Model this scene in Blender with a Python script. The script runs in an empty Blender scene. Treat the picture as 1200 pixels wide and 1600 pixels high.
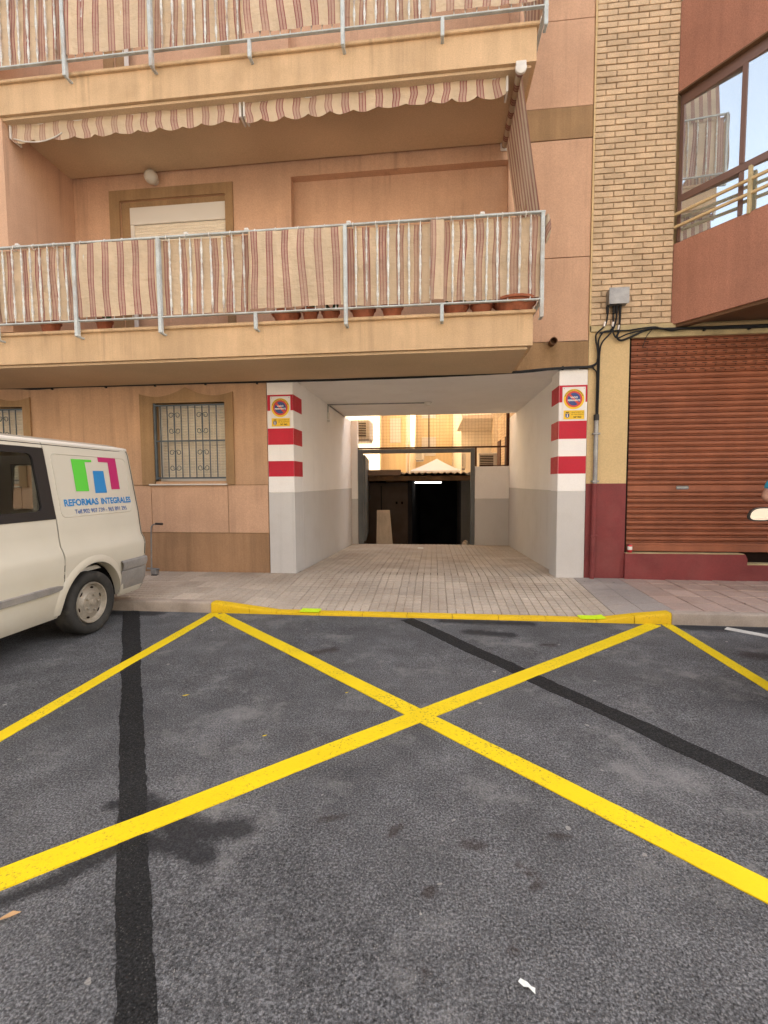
import bpy, bmesh, math, random
from mathutils import Vector, Matrix, noise
random.seed(7)
R = math.radians
sc = bpy.context.scene
COL = sc.collection

# ------------------------------------------------------------------ camera
def setup_camera():
    cam = bpy.data.cameras.new('camera'); o = bpy.data.objects.new('camera', cam); COL.objects.link(o)
    cam.sensor_fit = 'VERTICAL'; cam.sensor_height = 36.0; cam.lens = 720 / 1600 * 36.0
    cam.clip_start = 0.05; cam.clip_end = 1000
    right = Vector((0.994081, 0.108345, -0.006)).normalized()
    fwd = Vector((-0.108219, 0.992090, -0.0635)).normalized()
    up = right.cross(fwd).normalized(); right = fwd.cross(up).normalized()
    m = Matrix((right, up, -fwd)).transposed().to_4x4(); m.translation = (0, 0, 1.5)
    o.matrix_world = m
    sc.camera = o
setup_camera()

# ------------------------------------------------------------------ sky, sun, exposure
SUN_EL, SUN_AZ = R(47), R(58)          # azimuth measured from +Y (behind the facade) towards +X
w = bpy.data.worlds.new('World'); sc.world = w; w.use_nodes = True
nt = w.node_tree; bg = nt.nodes['Background']
sky = nt.nodes.new('ShaderNodeTexSky'); sky.sky_type = 'NISHITA'; sky.sun_disc = False
sky.sun_elevation = SUN_EL; sky.sun_rotation = SUN_AZ
sky.air_density = 1.0; sky.dust_density = 5.0; sky.ozone_density = 0.6
hs = nt.nodes.new('ShaderNodeHueSaturation'); hs.inputs['Saturation'].default_value = 0.50
nt.links.new(sky.outputs[0], hs.inputs['Color']); nt.links.new(hs.outputs[0], bg.inputs['Color'])
bg.inputs['Strength'].default_value = 0.15
sun = bpy.data.lights.new('sun', 'SUN'); sun.energy = 4.0; sun.angle = R(0.53); sun.color = (1.0, .93, .82)
so = bpy.data.objects.new('sun', sun); COL.objects.link(so)
sd = Vector((math.sin(SUN_AZ) * math.cos(SUN_EL), math.cos(SUN_AZ) * math.cos(SUN_EL), math.sin(SUN_EL)))
so.rotation_euler = (-sd).to_track_quat('-Z', 'Y').to_euler(); so.location = (0, 0, 30)
vs = sc.view_settings; vs.view_transform = 'Standard'; vs.look = 'None'; vs.gamma = 1.0; vs.exposure = 1.88
sc.cycles.use_denoising = True
sc.cycles.max_bounces = 8; sc.cycles.diffuse_bounces = 5; sc.cycles.transparent_max_bounces = 8

# ------------------------------------------------------------------ materials
class NB:
    def __init__(s, name):
        s.m = bpy.data.materials.new(name); s.m.use_nodes = True; s.t = s.m.node_tree
        s.b = s.t.nodes['Principled BSDF']; s.out = s.t.nodes['Material Output']
        s.pos = None
    def n(s, typ, **kw):
        x = s.t.nodes.new(typ)
        for k, v in kw.items(): setattr(x, k, v)
        return x
    def l(s, a, b): s.t.links.new(a, b)
    def P(s):
        if not s.pos: s.pos = s.n('ShaderNodeNewGeometry').outputs['Position']
        return s.pos
    def noise(s, scale, detail=4, rough=.55, vec=None, stretch=None):
        v = vec or s.P()
        if stretch:
            mp = s.n('ShaderNodeMapping'); mp.inputs['Scale'].default_value = stretch; s.l(v, mp.inputs['Vector']); v = mp.outputs[0]
        x = s.n('ShaderNodeTexNoise'); x.inputs['Scale'].default_value = scale; x.inputs['Detail'].default_value = detail
        x.inputs['Roughness'].default_value = rough; s.l(v, x.inputs['Vector']); return x.outputs['Fac']
    def ramp(s, fac, stops, interp='LINEAR'):
        x = s.n('ShaderNodeValToRGB'); x.color_ramp.interpolation = interp; e = x.color_ramp.elements
        while len(e) < len(stops): e.new(.5)
        for i, (p, c) in enumerate(stops):
            e[i].position = p; e[i].color = (c if isinstance(c, tuple) else (c, c, c)) + (1,)
        s.l(fac, x.inputs['Fac']); return x.outputs['Color']
    def mix(s, a, b, fac, mode='MIX'):
        x = s.n('ShaderNodeMix', data_type='RGBA', blend_type=mode)
        for sock, v in ((x.inputs[6], a), (x.inputs[7], b), (x.inputs[0], fac)):
            if isinstance(v, (int, float)): sock.default_value = v
            elif isinstance(v, tuple): sock.default_value = v + (1,)
            else: s.l(v, sock)
        return x.outputs[2]
    def math(s, op, a, b=None, c=None):
        x = s.n('ShaderNodeMath', operation=op)
        for i, v in enumerate((a, b, c)):
            if v is None: continue
            if isinstance(v, (int, float)): x.inputs[i].default_value = v
            else: s.l(v, x.inputs[i])
        return x.outputs[0]
    def bump(s, h, strength=.3, dist=.01):
        x = s.n('ShaderNodeBump'); x.inputs['Strength'].default_value = strength; x.inputs['Distance'].default_value = dist
        s.l(h, x.inputs['Height']); s.l(x.outputs[0], s.b.inputs['Normal'])
    def done(s, col, rough=.8, spec=.3, metal=0):
        if isinstance(col, tuple): s.b.inputs['Base Color'].default_value = col + (1,)
        else: s.l(col, s.b.inputs['Base Color'])
        if isinstance(rough, (int, float)): s.b.inputs['Roughness'].default_value = rough
        else: s.l(rough, s.b.inputs['Roughness'])
        s.b.inputs['Specular IOR Level'].default_value = spec; s.b.inputs['Metallic'].default_value = metal
        return s.m

def mat(name, col, rough=.8, spec=.3, metal=0, var=.15, vs=1.6, fine=.06, fs=70, streak=0, rnd=0, bump=.15, bs=120, dirt=None, dirtamt=.5, dists=.003, drip=0):
    k = NB(name); c = col
    f1 = k.noise(vs, 5)
    lo = tuple(max(0, x * (1 - var * 1.3)) for x in col); hi = tuple(min(1, x * (1 + var)) for x in col)
    c = k.ramp(f1, [(.3, lo), (.72, hi)])
    if fine:
        f2 = k.noise(fs, 3); c = k.mix(c, k.ramp(f2, [(.3, 1 - fine * 2), (.7, 1 + fine)]), 1.0, 'MULTIPLY')
    if streak:
        f3 = k.noise(1, 5, .6, stretch=(7, 7, .45)); c = k.mix(c, k.ramp(f3, [(.35, 1 - streak), (.6, 1.0)]), 1.0, 'MULTIPLY')
    if dirt:
        f4 = k.noise(2.3, 8, .65); c = k.mix(c, dirt, k.ramp(f4, [(.5, 0.0), (.75, dirtamt)]))
    if drip:
        d1 = k.noise(1, 6, .65, stretch=(9, 9, .25)); d2 = k.noise(1.6, 4)
        c = k.mix(c, tuple(x * .5 for x in col), k.math('MULTIPLY', k.ramp(d1, [(.53, 0.0), (.68, drip)]), k.ramp(d2, [(.42, 0.0), (.58, 1.0)])))
    if rnd:
        oi = k.n('ShaderNodeObjectInfo').outputs['Random']; c = k.mix(c, k.ramp(oi, [(0, 1 - rnd), (1, 1 + rnd * .6)]), 1.0, 'MULTIPLY')
    if bump: k.bump(k.noise(bs, 4), bump, dists)
    rr = k.ramp(k.noise(vs * 4, 3), [(.3, max(0, rough - .08)), (.7, min(1, rough + .08))])
    return k.done(c, rr, spec, metal)

def plain(name, col, rough=.5, spec=.4, metal=0): return NB(name).done(col, rough, spec, metal)

MT = {}
def build_materials():
    S = dict(bump=.35, bs=160, dists=.002)
    MT['salmon'] = mat('salmon_render', (.575, .36, .22), .9, .2, var=.10, vs=.9, streak=.12, dirt=(.46, .28, .165), dirtamt=.45, **S, drip=.45)
    MT['pink'] = mat('pink_render', (.63, .395, .26), .9, .2, var=.08, vs=1.4, streak=.06, dirt=(.5, .31, .2), dirtamt=.35, **S, drip=.4)
    MT['ochre'] = mat('ochre_render', (.38, .24, .125), .9, .2, var=.12, vs=2.2, streak=.2, dirt=(.27, .16, .08), dirtamt=.5, **S)
    MT['balcony'] = mat('balcony_render', (.65, .445, .26), .9, .2, var=.10, vs=1.1, streak=.13, dirt=(.42, .28, .15), dirtamt=.5, **S, drip=.55)
    MT['soffit'] = mat('soffit_render', (.60, .44, .28), .9, .2, var=.10, vs=.8, **S)
    MT['plinth'] = mat('plinth_render', (.42, .25, .14), .9, .2, var=.14, vs=1.3, streak=.22, dirt=(.33, .19, .10), dirtamt=.5, **S, drip=.4)
    MT['white'] = mat('white_wall_paint', (.88, .85, .82), .75, .3, var=.03, vs=1.2, fine=.02, dirt=(.6, .54, .48), dirtamt=.18, bump=.2, bs=130, drip=.10)
    MT['grey'] = mat('grey_wall_paint', (.58, .56, .54), .75, .3, var=.03, vs=1.2, fine=.02, dirt=(.42, .38, .33), dirtamt=.22, bump=.2, bs=130, drip=.14)
    MT['red'] = mat('red_band_paint', (.52, .018, .04), .6, .3, var=.06, vs=3, fine=.03, bump=.2, bs=130)
    MT['maroon'] = mat('maroon_plinth_paint', (.21, .04, .04), .6, .35, var=.14, vs=2.5, dirt=(.28, .1, .09), dirtamt=.35, bump=.4, bs=120)
    MT['cream'] = mat('cream_wall_paint', (.64, .47, .245), .75, .3, var=.05, vs=1.5, dirt=(.55, .38, .2), dirtamt=.2, bump=.2, bs=130)
    MT['creamdirty'] = mat('weathered_cream_paint', (.50, .40, .22), .8, .3, var=.2, vs=4, bump=.3)
    MT['brick'] = mat('cream_brick', (.66, .485, .31), .85, .25, var=.14, vs=5, fine=.08, rnd=.09, dirt=(.46, .33, .21), dirtamt=.3, bump=.5, bs=150)
    MT['mortar'] = mat('mortar', (.46, .35, .24), .95, .1, var=.2, vs=6, bump=.5)
    MT['brown'] = mat('brown_render', (.44, .205, .135), .9, .2, var=.12, vs=1.5, streak=.12, fine=.12, fs=90, **S)
    MT['browndk'] = mat('dark_brown_beam', (.16, .085, .045), .8, .2, var=.2)
    MT['bronze'] = plain('bronze_aluminium', (.20, .115, .085), .4, .5, .35)
    MT['shutter'] = mat('shutter_paint', (.335, .118, .062), .65, .3, var=.16, vs=3, dirt=(.22, .08, .05), dirtamt=.5, bump=.1, streak=.1)
    MT['slot'] = plain('shutter_slot_dark', (.015, .008, .006), .9, .1)
    MT['steel'] = mat('galvanised_steel', (.32, .32, .32), .45, .5, .7, var=.2, vs=9, dirt=(.2, .18, .16), dirtamt=.4)
    MT['gate'] = mat('gate_grey_paint', (.125, .135, .14), .5, .4, 0, var=.14, vs=3, streak=.12)
    MT['rust'] = mat('rusty_bar', (.085, .035, .02), .8, .3, .2, var=.3, vs=8)
    MT['rail'] = mat('pale_blue_rail_paint', (.52, .56, .55), .55, .4, 0, var=.12, vs=8, dirt=(.26, .15, .07), dirtamt=.65, bump=.2)
    MT['baluster'] = mat('flaking_baluster_paint', (.68, .68, .63), .6, .35, 0, var=.15, vs=20, dirt=(.25, .12, .05), dirtamt=.95, bump=.3)
    MT['black'] = plain('black_cable', (.012, .012, .013), .55, .3)
    MT['dark'] = plain('dark_void', (.012, .011, .012), .9, .1)
    MT['rubber'] = mat('tyre_rubber', (.04, .038, .035), .9, .15, var=.3, vs=6, dirt=(.17, .15, .12), dirtamt=.75, bump=.3)
    MT['rim'] = mat('dirty_steel_wheel', (.34, .30, .24), .5, .5, .25, var=.2, vs=12, dirt=(.22, .19, .14), dirtamt=.7)
    k = NB('van_paint')
    c = k.ramp(k.noise(1.2, 6), [(.3, (.50, .465, .38)), (.7, (.555, .52, .435))])
    z = k.n('ShaderNodeSeparateXYZ'); k.l(k.P(), z.inputs[0])
    dm = k.math('MULTIPLY', k.ramp(z.outputs['Z'], [(.25, 1.0), (.9, 0.0)]), k.ramp(k.noise(4, 7, .65), [(.35, .05), (.75, .55)]))
    c = k.mix(c, (.42, .35, .25), dm)
    k.b.inputs['Coat Weight'].default_value = .6; k.b.inputs['Coat Roughness'].default_value = .12
    MT['van'] = k.done(c, .38, .45)
    MT['plastic'] = mat('faded_grey_plastic', (.24, .225, .21), .65, .35, var=.15, vs=7, dirt=(.38, .33, .27), dirtamt=.6)
    MT['blackplastic'] = plain('black_plastic', (.02, .018, .018), .4, .4)
    k = NB('tinted_glass'); k.b.inputs['Base Color'].default_value = (.55, .58, .55, 1); k.b.inputs['Roughness'].default_value = .02
    k.b.inputs['Transmission Weight'].default_value = 1.0; k.b.inputs['IOR'].default_value = 1.02; k.b.inputs['Specular IOR Level'].default_value = 1.0
    k.b.inputs['Coat Weight'].default_value = 1.0; k.b.inputs['Coat Roughness'].default_value = .01
    MT['glass'] = k.m
    MT['pane'] = plain('reflective_window_glass', (.70, .76, .77), .02, .8, .82)
    MT['mirror'] = plain('mirror_glass', (.42, .42, .42), .02, .5, 1.0)
    MT['blind'] = mat('cream_blind_slat', (.80, .71, .57), .6, .35, var=.06, vs=4, rnd=.04, dirt=(.45, .36, .25), dirtamt=.25)
    MT['iron'] = mat('blue_grey_iron', (.085, .105, .12), .5, .4, .2, var=.2, vs=10)
    MT['frame'] = plain('white_aluminium', (.68, .64, .58), .45, .4)
    MT['terracotta'] = mat('terracotta', (.34, .115, .06), .85, .2, var=.2, vs=12)
    MT['leaf'] = mat('pot_leaf', (.06, .10, .03), .6, .3, var=.3, vs=20)
    MT['globe'] = plain('opal_globe', (.62, .57, .48), .3, .5)
    MT['yellowsign'] = plain('sign_yellow', (.82, .52, .02), .45, .4)
    MT['whitesign'] = plain('sign_white', (.78, .74, .70), .4, .4)
    MT['redsign'] = plain('sign_red', (.60, .05, .03), .4, .4)
    MT['bluesign'] = plain('sign_blue', (.03, .06, .22), .4, .4)
    MT['ink'] = plain('sign_ink', (.03, .02, .01), .6, .3)
    MT['vblue'] = plain('van_print_blue', (.02, .20, .47), .4, .4)
    MT['vnavy'] = plain('van_print_navy', (.03, .10, .30), .4, .4)
    MT['vgreen'] = plain('van_print_green', (.10, .52, .05), .4, .4)
    MT['vmag'] = plain('van_print_magenta', (.42, .02, .12), .4, .4)
    MT['canred'] = plain('can_red', (.5, .02, .03), .3, .5, .3)
    MT['ybuild'] = mat('yellow_courtyard_render', (.84, .66, .40), .9, .2, var=.07, vs=.7, streak=.1, **S)
    MT['pbuild'] = mat('pale_courtyard_render', (.84, .74, .62), .9, .2, var=.06, vs=.7, streak=.1, **S)
    MT['acwhite'] = mat('unit_casing', (.62, .58, .50), .5, .4, var=.08, vs=4, dirt=(.4, .35, .27), dirtamt=.4)
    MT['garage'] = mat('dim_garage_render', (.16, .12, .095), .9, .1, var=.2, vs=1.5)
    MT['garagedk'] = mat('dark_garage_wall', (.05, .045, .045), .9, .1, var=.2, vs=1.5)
    MT['concrete'] = mat('concrete', (.30, .27, .24), .9, .2, var=.15, vs=2, bump=.4)
    MT['fibre'] = mat('fibre_cement_sheet', (.30, .24, .19), .9, .2, var=.2, vs=3, bump=.4)
    MT['timber'] = mat('old_timber', (.23, .13, .065), .8, .2, var=.25, vs=3)
    MT['board'] = mat('pale_wood_board', (.58, .49, .38), .6, .3, var=.12, vs=2, streak=.2)
    MT['tent'] = plain('white_canvas', (.55, .55, .58), .7, .2)
    k = NB('tube_lamp_glow'); k.b.inputs['Emission Color'].default_value = (1, .96, .9, 1); k.b.inputs['Emission Strength'].default_value = 5
    MT['tube'] = k.done((.9, .9, .9), .5)
    MT['opp'] = mat('opposite_facade_render', (.60, .52, .42), .9, .2, var=.08, vs=.5, **S)
    MT['skin'] = mat('skin', (.42, .22, .15), .55, .35, var=.08, vs=9)
    MT['shirt'] = mat('blue_cotton', (.05, .33, .48), .9, .1, var=.08, vs=9)
    MT['jeans'] = mat('dark_denim', (.04, .05, .08), .9, .1, var=.1, vs=9)
    MT['hair'] = plain('dark_hair', (.02, .014, .01), .6, .3)
    MT['scoot'] = plain('scooter_paint', (.03, .03, .035), .3, .5)
    MT['brownleaf'] = plain('dry_leaf', (.42, .26, .13), .8, .2)
    MT['paper'] = plain('matt_white', (.72, .76, .72), .7, .2)
    MT['neon'] = mat('fluorescent_yellow_paint', (.62, .86, .015), .7, .2, var=.05, vs=20, bump=.3)
    MT['whiteline'] = mat('worn_white_paint', (.62, .60, .55), .8, .2, var=.08, vs=8, dirt=(.25, .24, .22), dirtamt=.5, bump=.4)
    # --- asphalt
    def asphalt(name, dark, tarattr):
        k = NB(name)
        big = k.noise(.5, 6, .6); mid = k.noise(3.2, 9, .72); fine = k.noise(105, 5, .75)
        vor = k.n('ShaderNodeTexVoronoi', feature='F1'); vor.inputs['Scale'].default_value = 110; k.l(k.P(), vor.inputs['Vector'])
        c = k.ramp(big, [(.30, tuple(x * dark for x in (.088, .090, .096))), (.72, tuple(x * dark for x in (.168, .170, .176)))])
        c = k.mix(c, k.ramp(mid, [(.25, .62), (.5, .98), (.75, 1.45)]), 1.0, 'MULTIPLY')
        c = k.mix(c, k.ramp(fine, [(.32, .12), (.5, .85), (.68, 2.3)]), 1.0, 'MULTIPLY')
        vc = k.n('ShaderNodeSeparateColor'); k.l(vor.outputs['Color'], vc.inputs[0])
        st = k.ramp(vc.outputs[0], [(.60, 0.0), (.90, 1.0)])
        c = k.mix(c, tuple(x * min(1, dark + .2) for x in (.33, .325, .31)), k.math('MULTIPLY', k.ramp(vor.outputs['Distance'], [(.15, 1.0), (.40, 0.0)]), k.math('MULTIPLY', st, .7)))
        if dark > .9:
            chips = k.n('ShaderNodeTexVoronoi', feature='F1'); chips.inputs['Scale'].default_value = 9.0
            wv_ = k.n('ShaderNodeVectorMath', operation='ADD'); ns = k.n('ShaderNodeTexNoise'); ns.inputs['Scale'].default_value = 30; k.l(k.P(), ns.inputs['Vector'])
            vm = k.n('ShaderNodeVectorMath', operation='SCALE'); vm.inputs['Scale'].default_value = .03; k.l(ns.outputs['Color'], vm.inputs[0]); k.l(k.P(), wv_.inputs[0]); k.l(vm.outputs[0], wv_.inputs[1])
            k.l(wv_.outputs[0], chips.inputs['Vector'])
            cc = k.n('ShaderNodeSeparateColor'); k.l(chips.outputs['Color'], cc.inputs[0])
            sel = k.math('GREATER_THAN', cc.outputs[0], .30); rad = k.math('ADD', .022, k.math('MULTIPLY', k.math('POWER', cc.outputs[1], 6.0), .11))
            spot = k.math('MULTIPLY', k.math('LESS_THAN', chips.outputs['Distance'], rad), sel)
            c = k.mix(c, k.mix((.36, .35, .33), (.03, .027, .025), k.math('GREATER_THAN', cc.outputs[2], .62)), k.math('MULTIPLY', spot, .8))
            scuff = k.ramp(k.noise(1.3, 10, .75), [(.53, 0.0), (.65, .6)])
            c = k.mix(c, (.29, .287, .283), scuff)
            scr = k.ramp(k.noise(4, 6, .7, stretch=(1.0, 9.0, 1.0)), [(.66, 0.0), (.74, .5)])
            c = k.mix(c, (.30, .295, .285), k.math('MULTIPLY', scr, k.ramp(k.noise(.8, 3), [(.45, 0.0), (.65, 1.0)])))
            oil = k.ramp(k.noise(.9, 9, .72, stretch=(1.0, 1.6, 1.0)), [(.28, .45), (.38, 0.0)])
            c = k.mix(c, (.035, .033, .034), oil)
        if tarattr:
            a = k.n('ShaderNodeAttribute', attribute_name='tar').outputs['Fac']
            edge = k.math('ADD', a, k.math('MULTIPLY', k.math('SUBTRACT', k.noise(14, 8, .75), .5), 1.0))
            c = k.mix(c, (.018, .018, .021), k.ramp(edge, [(.46, 0.0), (.80, .8)]))
            a2 = k.n('ShaderNodeAttribute', attribute_name='brown').outputs['Fac']
            e2 = k.math('ADD', a2, k.math('MULTIPLY', k.math('SUBTRACT', k.noise(26, 7, .75), .5), 1.3))
            c = k.mix(c, (.035, .022, .018), k.ramp(e2, [(.55, 0.0), (.85, .62)]))
        h = k.math('ADD', k.math('MULTIPLY', vor.outputs['Distance'], -.8), k.math('MULTIPLY', fine, .8))
        k.bump(h, 1.0, .012)
        return k.done(c, k.ramp(mid, [(.3, .78), (.7, .95)]), .2)
    MT['asphalt'] = asphalt('asphalt', 1.0, True)
    MT['patch'] = asphalt('fresh_asphalt_patch', .18, False)
    # --- yellow paint
    def ypaint(name, col, wear):
        k = NB(name)
        c = k.ramp(k.noise(3, 5), [(.3, tuple(x * .9 for x in col)), (.7, col)])
        pits = k.noise(75, 4, .65); lrg = k.noise(2.2, 4)
        m_ = k.math('MULTIPLY', k.ramp(pits, [(.56, 0.0), (.64, 1.0)]), k.ramp(lrg, [(.40, 0.0), (.68, wear)]))
        c = k.mix(c, (.07, .065, .055), m_)
        c = k.mix(c, tuple(x * .62 for x in col), k.ramp(k.noise(1.3, 7, .7), [(.55, 0.0), (.8, .45)]))
        k.bump(k.noise(140, 3), .6, .005)
        return k.done(c, .62, .3)
    MT['yellow'] = ypaint('yellow_road_paint', (.80, .585, .005), 1.0)
    MT['yellowk'] = ypaint('yellow_kerb_paint', (.76, .49, .010), .8)
    # --- paving
    def paving(name, a, b, rnd, tint):
        k = NB(name)
        c = k.ramp(k.noise(1.5, 6, .6), [(.3, a), (.72, b)])
        oi = k.n('ShaderNodeObjectInfo').outputs['Random']
        c = k.mix(c, k.ramp(oi, [(0, 1 - rnd), (.8, 1.0), (1, 1 + rnd * .6)]), 1.0, 'MULTIPLY')
        c = k.mix(c, k.ramp(k.noise(60, 3), [(.3, .86), (.7, 1.08)]), 1.0, 'MULTIPLY')
        c = k.mix(c, tint, k.ramp(k.noise(.9, 8, .68), [(.48, 0.0), (.74, .65)]))
        sp = k.n('ShaderNodeTexVoronoi', feature='F1'); sp.inputs['Scale'].default_value = 3.2; k.l(k.P(), sp.inputs['Vector'])
        c = k.mix(c, (.07, .06, .05), k.math('MULTIPLY', k.math('LESS_THAN', sp.outputs['Distance'], .05), .7))
        k.bump(k.noise(110, 4), .4, .004)
        return k.done(c, .78, .3)
    MT['slab'] = paving('cream_paving_slab', (.43, .355, .28), (.57, .485, .395), .14, (.30, .215, .145))
    MT['slabpink'] = paving('pink_paving_slab', (.40, .28, .225), (.50, .375, .315), .14, (.30, .25, .215))
    MT['slabgrey'] = paving('grey_paving_slab', (.33, .285, .25), (.42, .37, .33), .1, (.2, .18, .17))
    MT['joint'] = mat('paving_joint', (.14, .10, .07), .95, .1, var=.3, vs=2)
    MT['kerbstone'] = mat('kerb_concrete', (.40, .33, .27), .9, .2, var=.16, vs=4, rnd=.08, dirt=(.17, .14, .11), dirtamt=.6, bump=.5)
    # --- striped canvas (uses UV: u in metres along, v in metres up)
    def canvas(name, cream, k1, k2, trans):
        k = NB(name)
        uv = k.n('ShaderNodeUVMap'); uv.uv_map = 'UVMap'
        sx = k.n('ShaderNodeSeparateXYZ'); k.l(uv.outputs[0], sx.inputs[0])
        fr = k.math('FRACT', k.math('DIVIDE', sx.outputs['X'], .195))
        st = k.ramp(fr, [(0, k1), (.06, k2), (.185, k1), (.235, k2), (.37, k1), (.43, cream)], 'CONSTANT')
        c = k.mix(st, k.ramp(k.noise(2.5, 6, .6), [(.3, .82), (.7, 1.05)]), 1.0, 'MULTIPLY')
        c = k.mix(c, tuple(x * .8 for x in cream), k.ramp(k.noise(.9, 5, .6), [(.42, 0.0), (.7, .55)]))
        wv = k.math('ADD', k.noise(4, 5, .55, stretch=(1.6, 1.6, .7)), k.math('MULTIPLY', k.noise(11, 5, .6, stretch=(.7, .7, 1.5)), .6))
        k.bump(wv, .8, .045)
        k.done(c, .85, .15)
        tr = k.n('ShaderNodeBsdfTranslucent'); k.l(c, tr.inputs['Color'])
        ms = k.n('ShaderNodeMixShader'); ms.inputs[0].default_value = trans
        k.l(k.b.outputs[0], ms.inputs[1]); k.l(tr.outputs[0], ms.inputs[2]); k.l(ms.outputs[0], k.out.inputs['Surface'])
        return k.m
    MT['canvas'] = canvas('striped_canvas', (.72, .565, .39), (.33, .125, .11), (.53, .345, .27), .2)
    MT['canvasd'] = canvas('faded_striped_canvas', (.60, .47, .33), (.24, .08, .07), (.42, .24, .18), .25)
build_materials()

# ------------------------------------------------------------------ mesh helpers
ORG = {}
class MB:
    def __init__(s): s.v = []; s.f = []; s.uv = {}
    def add(s, vs, fs):
        n = len(s.v); s.v += [tuple(p) for p in vs]; s.f += [tuple(i + n for i in q) for q in fs]; return n
    def box(s, x0, x1, y0, y1, z0, z1):
        s.add([(x0, y0, z0), (x1, y0, z0), (x1, y1, z0), (x0, y1, z0), (x0, y0, z1), (x1, y0, z1), (x1, y1, z1), (x0, y1, z1)],
              [(0, 3, 2, 1), (4, 5, 6, 7), (0, 1, 5, 4), (1, 2, 6, 5), (2, 3, 7, 6), (3, 0, 4, 7)]); return s
    def cbox(s, x0, x1, y0, y1, z0, z1, c=.004):
        b = bmesh.new(); bmesh.ops.create_cube(b, size=1.0)
        for q in b.verts: q.co = Vector(((x0 + x1) / 2 + q.co.x * (x1 - x0), (y0 + y1) / 2 + q.co.y * (y1 - y0), (z0 + z1) / 2 + q.co.z * (z1 - z0)))
        bmesh.ops.bevel(b, geom=list(b.edges), offset=c, segments=1, affect='EDGES')
        b.verts.index_update(); s.add([q.co[:] for q in b.verts], [[q.index for q in f.verts] for f in b.faces]); b.free(); return s
    def prism(s, poly, axis, a, b):
        """poly: 2-D points; axis 'y': (x,z) extruded y a..b; 'x': (y,z); 'z': (x,y)"""
        def P(p, t): return {'y': (p[0], t, p[1]), 'x': (t, p[0], p[1]), 'z': (p[0], p[1], t)}[axis]
        n = len(poly)
        s.add([P(p, a) for p in poly] + [P(p, b) for p in poly],
              [tuple(range(n - 1, -1, -1)), tuple(range(n, 2 * n))] + [(i, (i + 1) % n, n + (i + 1) % n, n + i) for i in range(n)]); return s
    def tube(s, pts, r, n=8, cap=True, rad=None):
        pts = [Vector(p) for p in pts]; m = len(pts); vs = []; u = None
        for i, p in enumerate(pts):
            t = (pts[min(i + 1, m - 1)] - pts[max(i - 1, 0)]).normalized()
            if u is None: u = t.orthogonal().normalized()
            u = (u - t * u.dot(t)).normalized(); w_ = t.cross(u); rr = rad[i] if rad else r
            vs += [p + (u * math.cos(2 * math.pi * j / n) + w_ * math.sin(2 * math.pi * j / n)) * rr for j in range(n)]
        fs = [(i * n + j, i * n + (j + 1) % n, (i + 1) * n + (j + 1) % n, (i + 1) * n + j) for i in range(m - 1) for j in range(n)]
        if cap: fs += [tuple(range(n - 1, -1, -1)), tuple((m - 1) * n + j for j in range(n))]
        s.add(vs, fs); return s
    def lathe(s, prof, c, axis='z', n=24, close=False):
        """prof: (radius, height) pairs turned about an axis through c"""
        c = Vector(c); vs = []
        for r, h in prof:
            for j in range(n):
                a = 2 * math.pi * j / n; p, q = r * math.cos(a), r * math.sin(a)
                vs.append(c + Vector({'z': (p, q, h), 'y': (p, h, q), 'x': (h, p, q)}[axis]))
        m = len(prof)
        fs = [(i * n + j, i * n + (j + 1) % n, (i + 1) * n + (j + 1) % n, (i + 1) * n + j) for i in range(m - 1) for j in range(n)]
        if prof[0][0] > 1e-5 and not close: fs.append(tuple(range(n - 1, -1, -1)))
        if prof[-1][0] > 1e-5 and not close: fs.append(tuple((m - 1) * n + j for j in range(n)))
        s.add(vs, fs); return s
    def grid(s, rows, uvs=None):
        """rows: list of equal-length point lists"""
        n = len(rows[0]); base = len(s.v); s.v += [tuple(p) for r in rows for p in r]
        if uvs:
            for i, r in enumerate(uvs):
                for j, q in enumerate(r): s.uv[base + i * n + j] = q
        s.f += [(base + i * n + j, base + i * n + j + 1, base + (i + 1) * n + j + 1, base + (i + 1) * n + j) for i in range(len(rows) - 1) for j in range(n - 1)]
        return s
    def xf(s, fn): s.v = [tuple(fn(Vector(p))) for p in s.v]; return s
    def mesh(s, name, m, off=(0, 0, 0), smooth=None):
        me = bpy.data.meshes.new(name)
        me.from_pydata([(p[0] - off[0], p[1] - off[1], p[2] - off[2]) for p in s.v], [], s.f)
        bm = bmesh.new(); bm.from_mesh(me); bmesh.ops.remove_doubles(bm, verts=bm.verts, dist=1e-5) if not s.uv else None
        bmesh.ops.recalc_face_normals(bm, faces=bm.faces); bm.to_mesh(me); bm.free()
        if s.uv:
            ul = me.uv_layers.new(name='UVMap')
            for lp in me.loops: ul.data[lp.index].uv = s.uv.get(lp.vertex_index, (0, 0))
        if smooth is not None:
            me.polygons.foreach_set('use_smooth', [True] * len(me.polygons))
            if smooth < 180: me.set_sharp_from_angle(angle=R(smooth))
        if m: me.materials.append(MT[m])
        me.update(); return me
    def build(s, name, m, parent=None, smooth=None, label=None, cat=None, group=None, kind=None, org=None):
        off = ORG.get(parent.name, Vector()) if parent else Vector(org or (0, 0, 0))
        me = s.mesh(name, m, off, smooth); o = bpy.data.objects.new(name, me); COL.objects.link(o)
        if parent: o.parent = parent
        else: o.location = off
        ORG[o.name] = Vector(off); tag(o, label, cat, group, kind); return o
def tag(o, label=None, cat=None, group=None, kind=None):
    for k_, v_ in (('label', label), ('category', cat), ('group', group), ('kind', kind)):
        if v_: o[k_] = v_
    return o
def thing(name, loc, label, cat, group=None):
    o = bpy.data.objects.new(name, None); COL.objects.link(o); o.location = loc; o.empty_display_size = .2
    ORG[o.name] = Vector(loc); return tag(o, label, cat, group)
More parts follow.
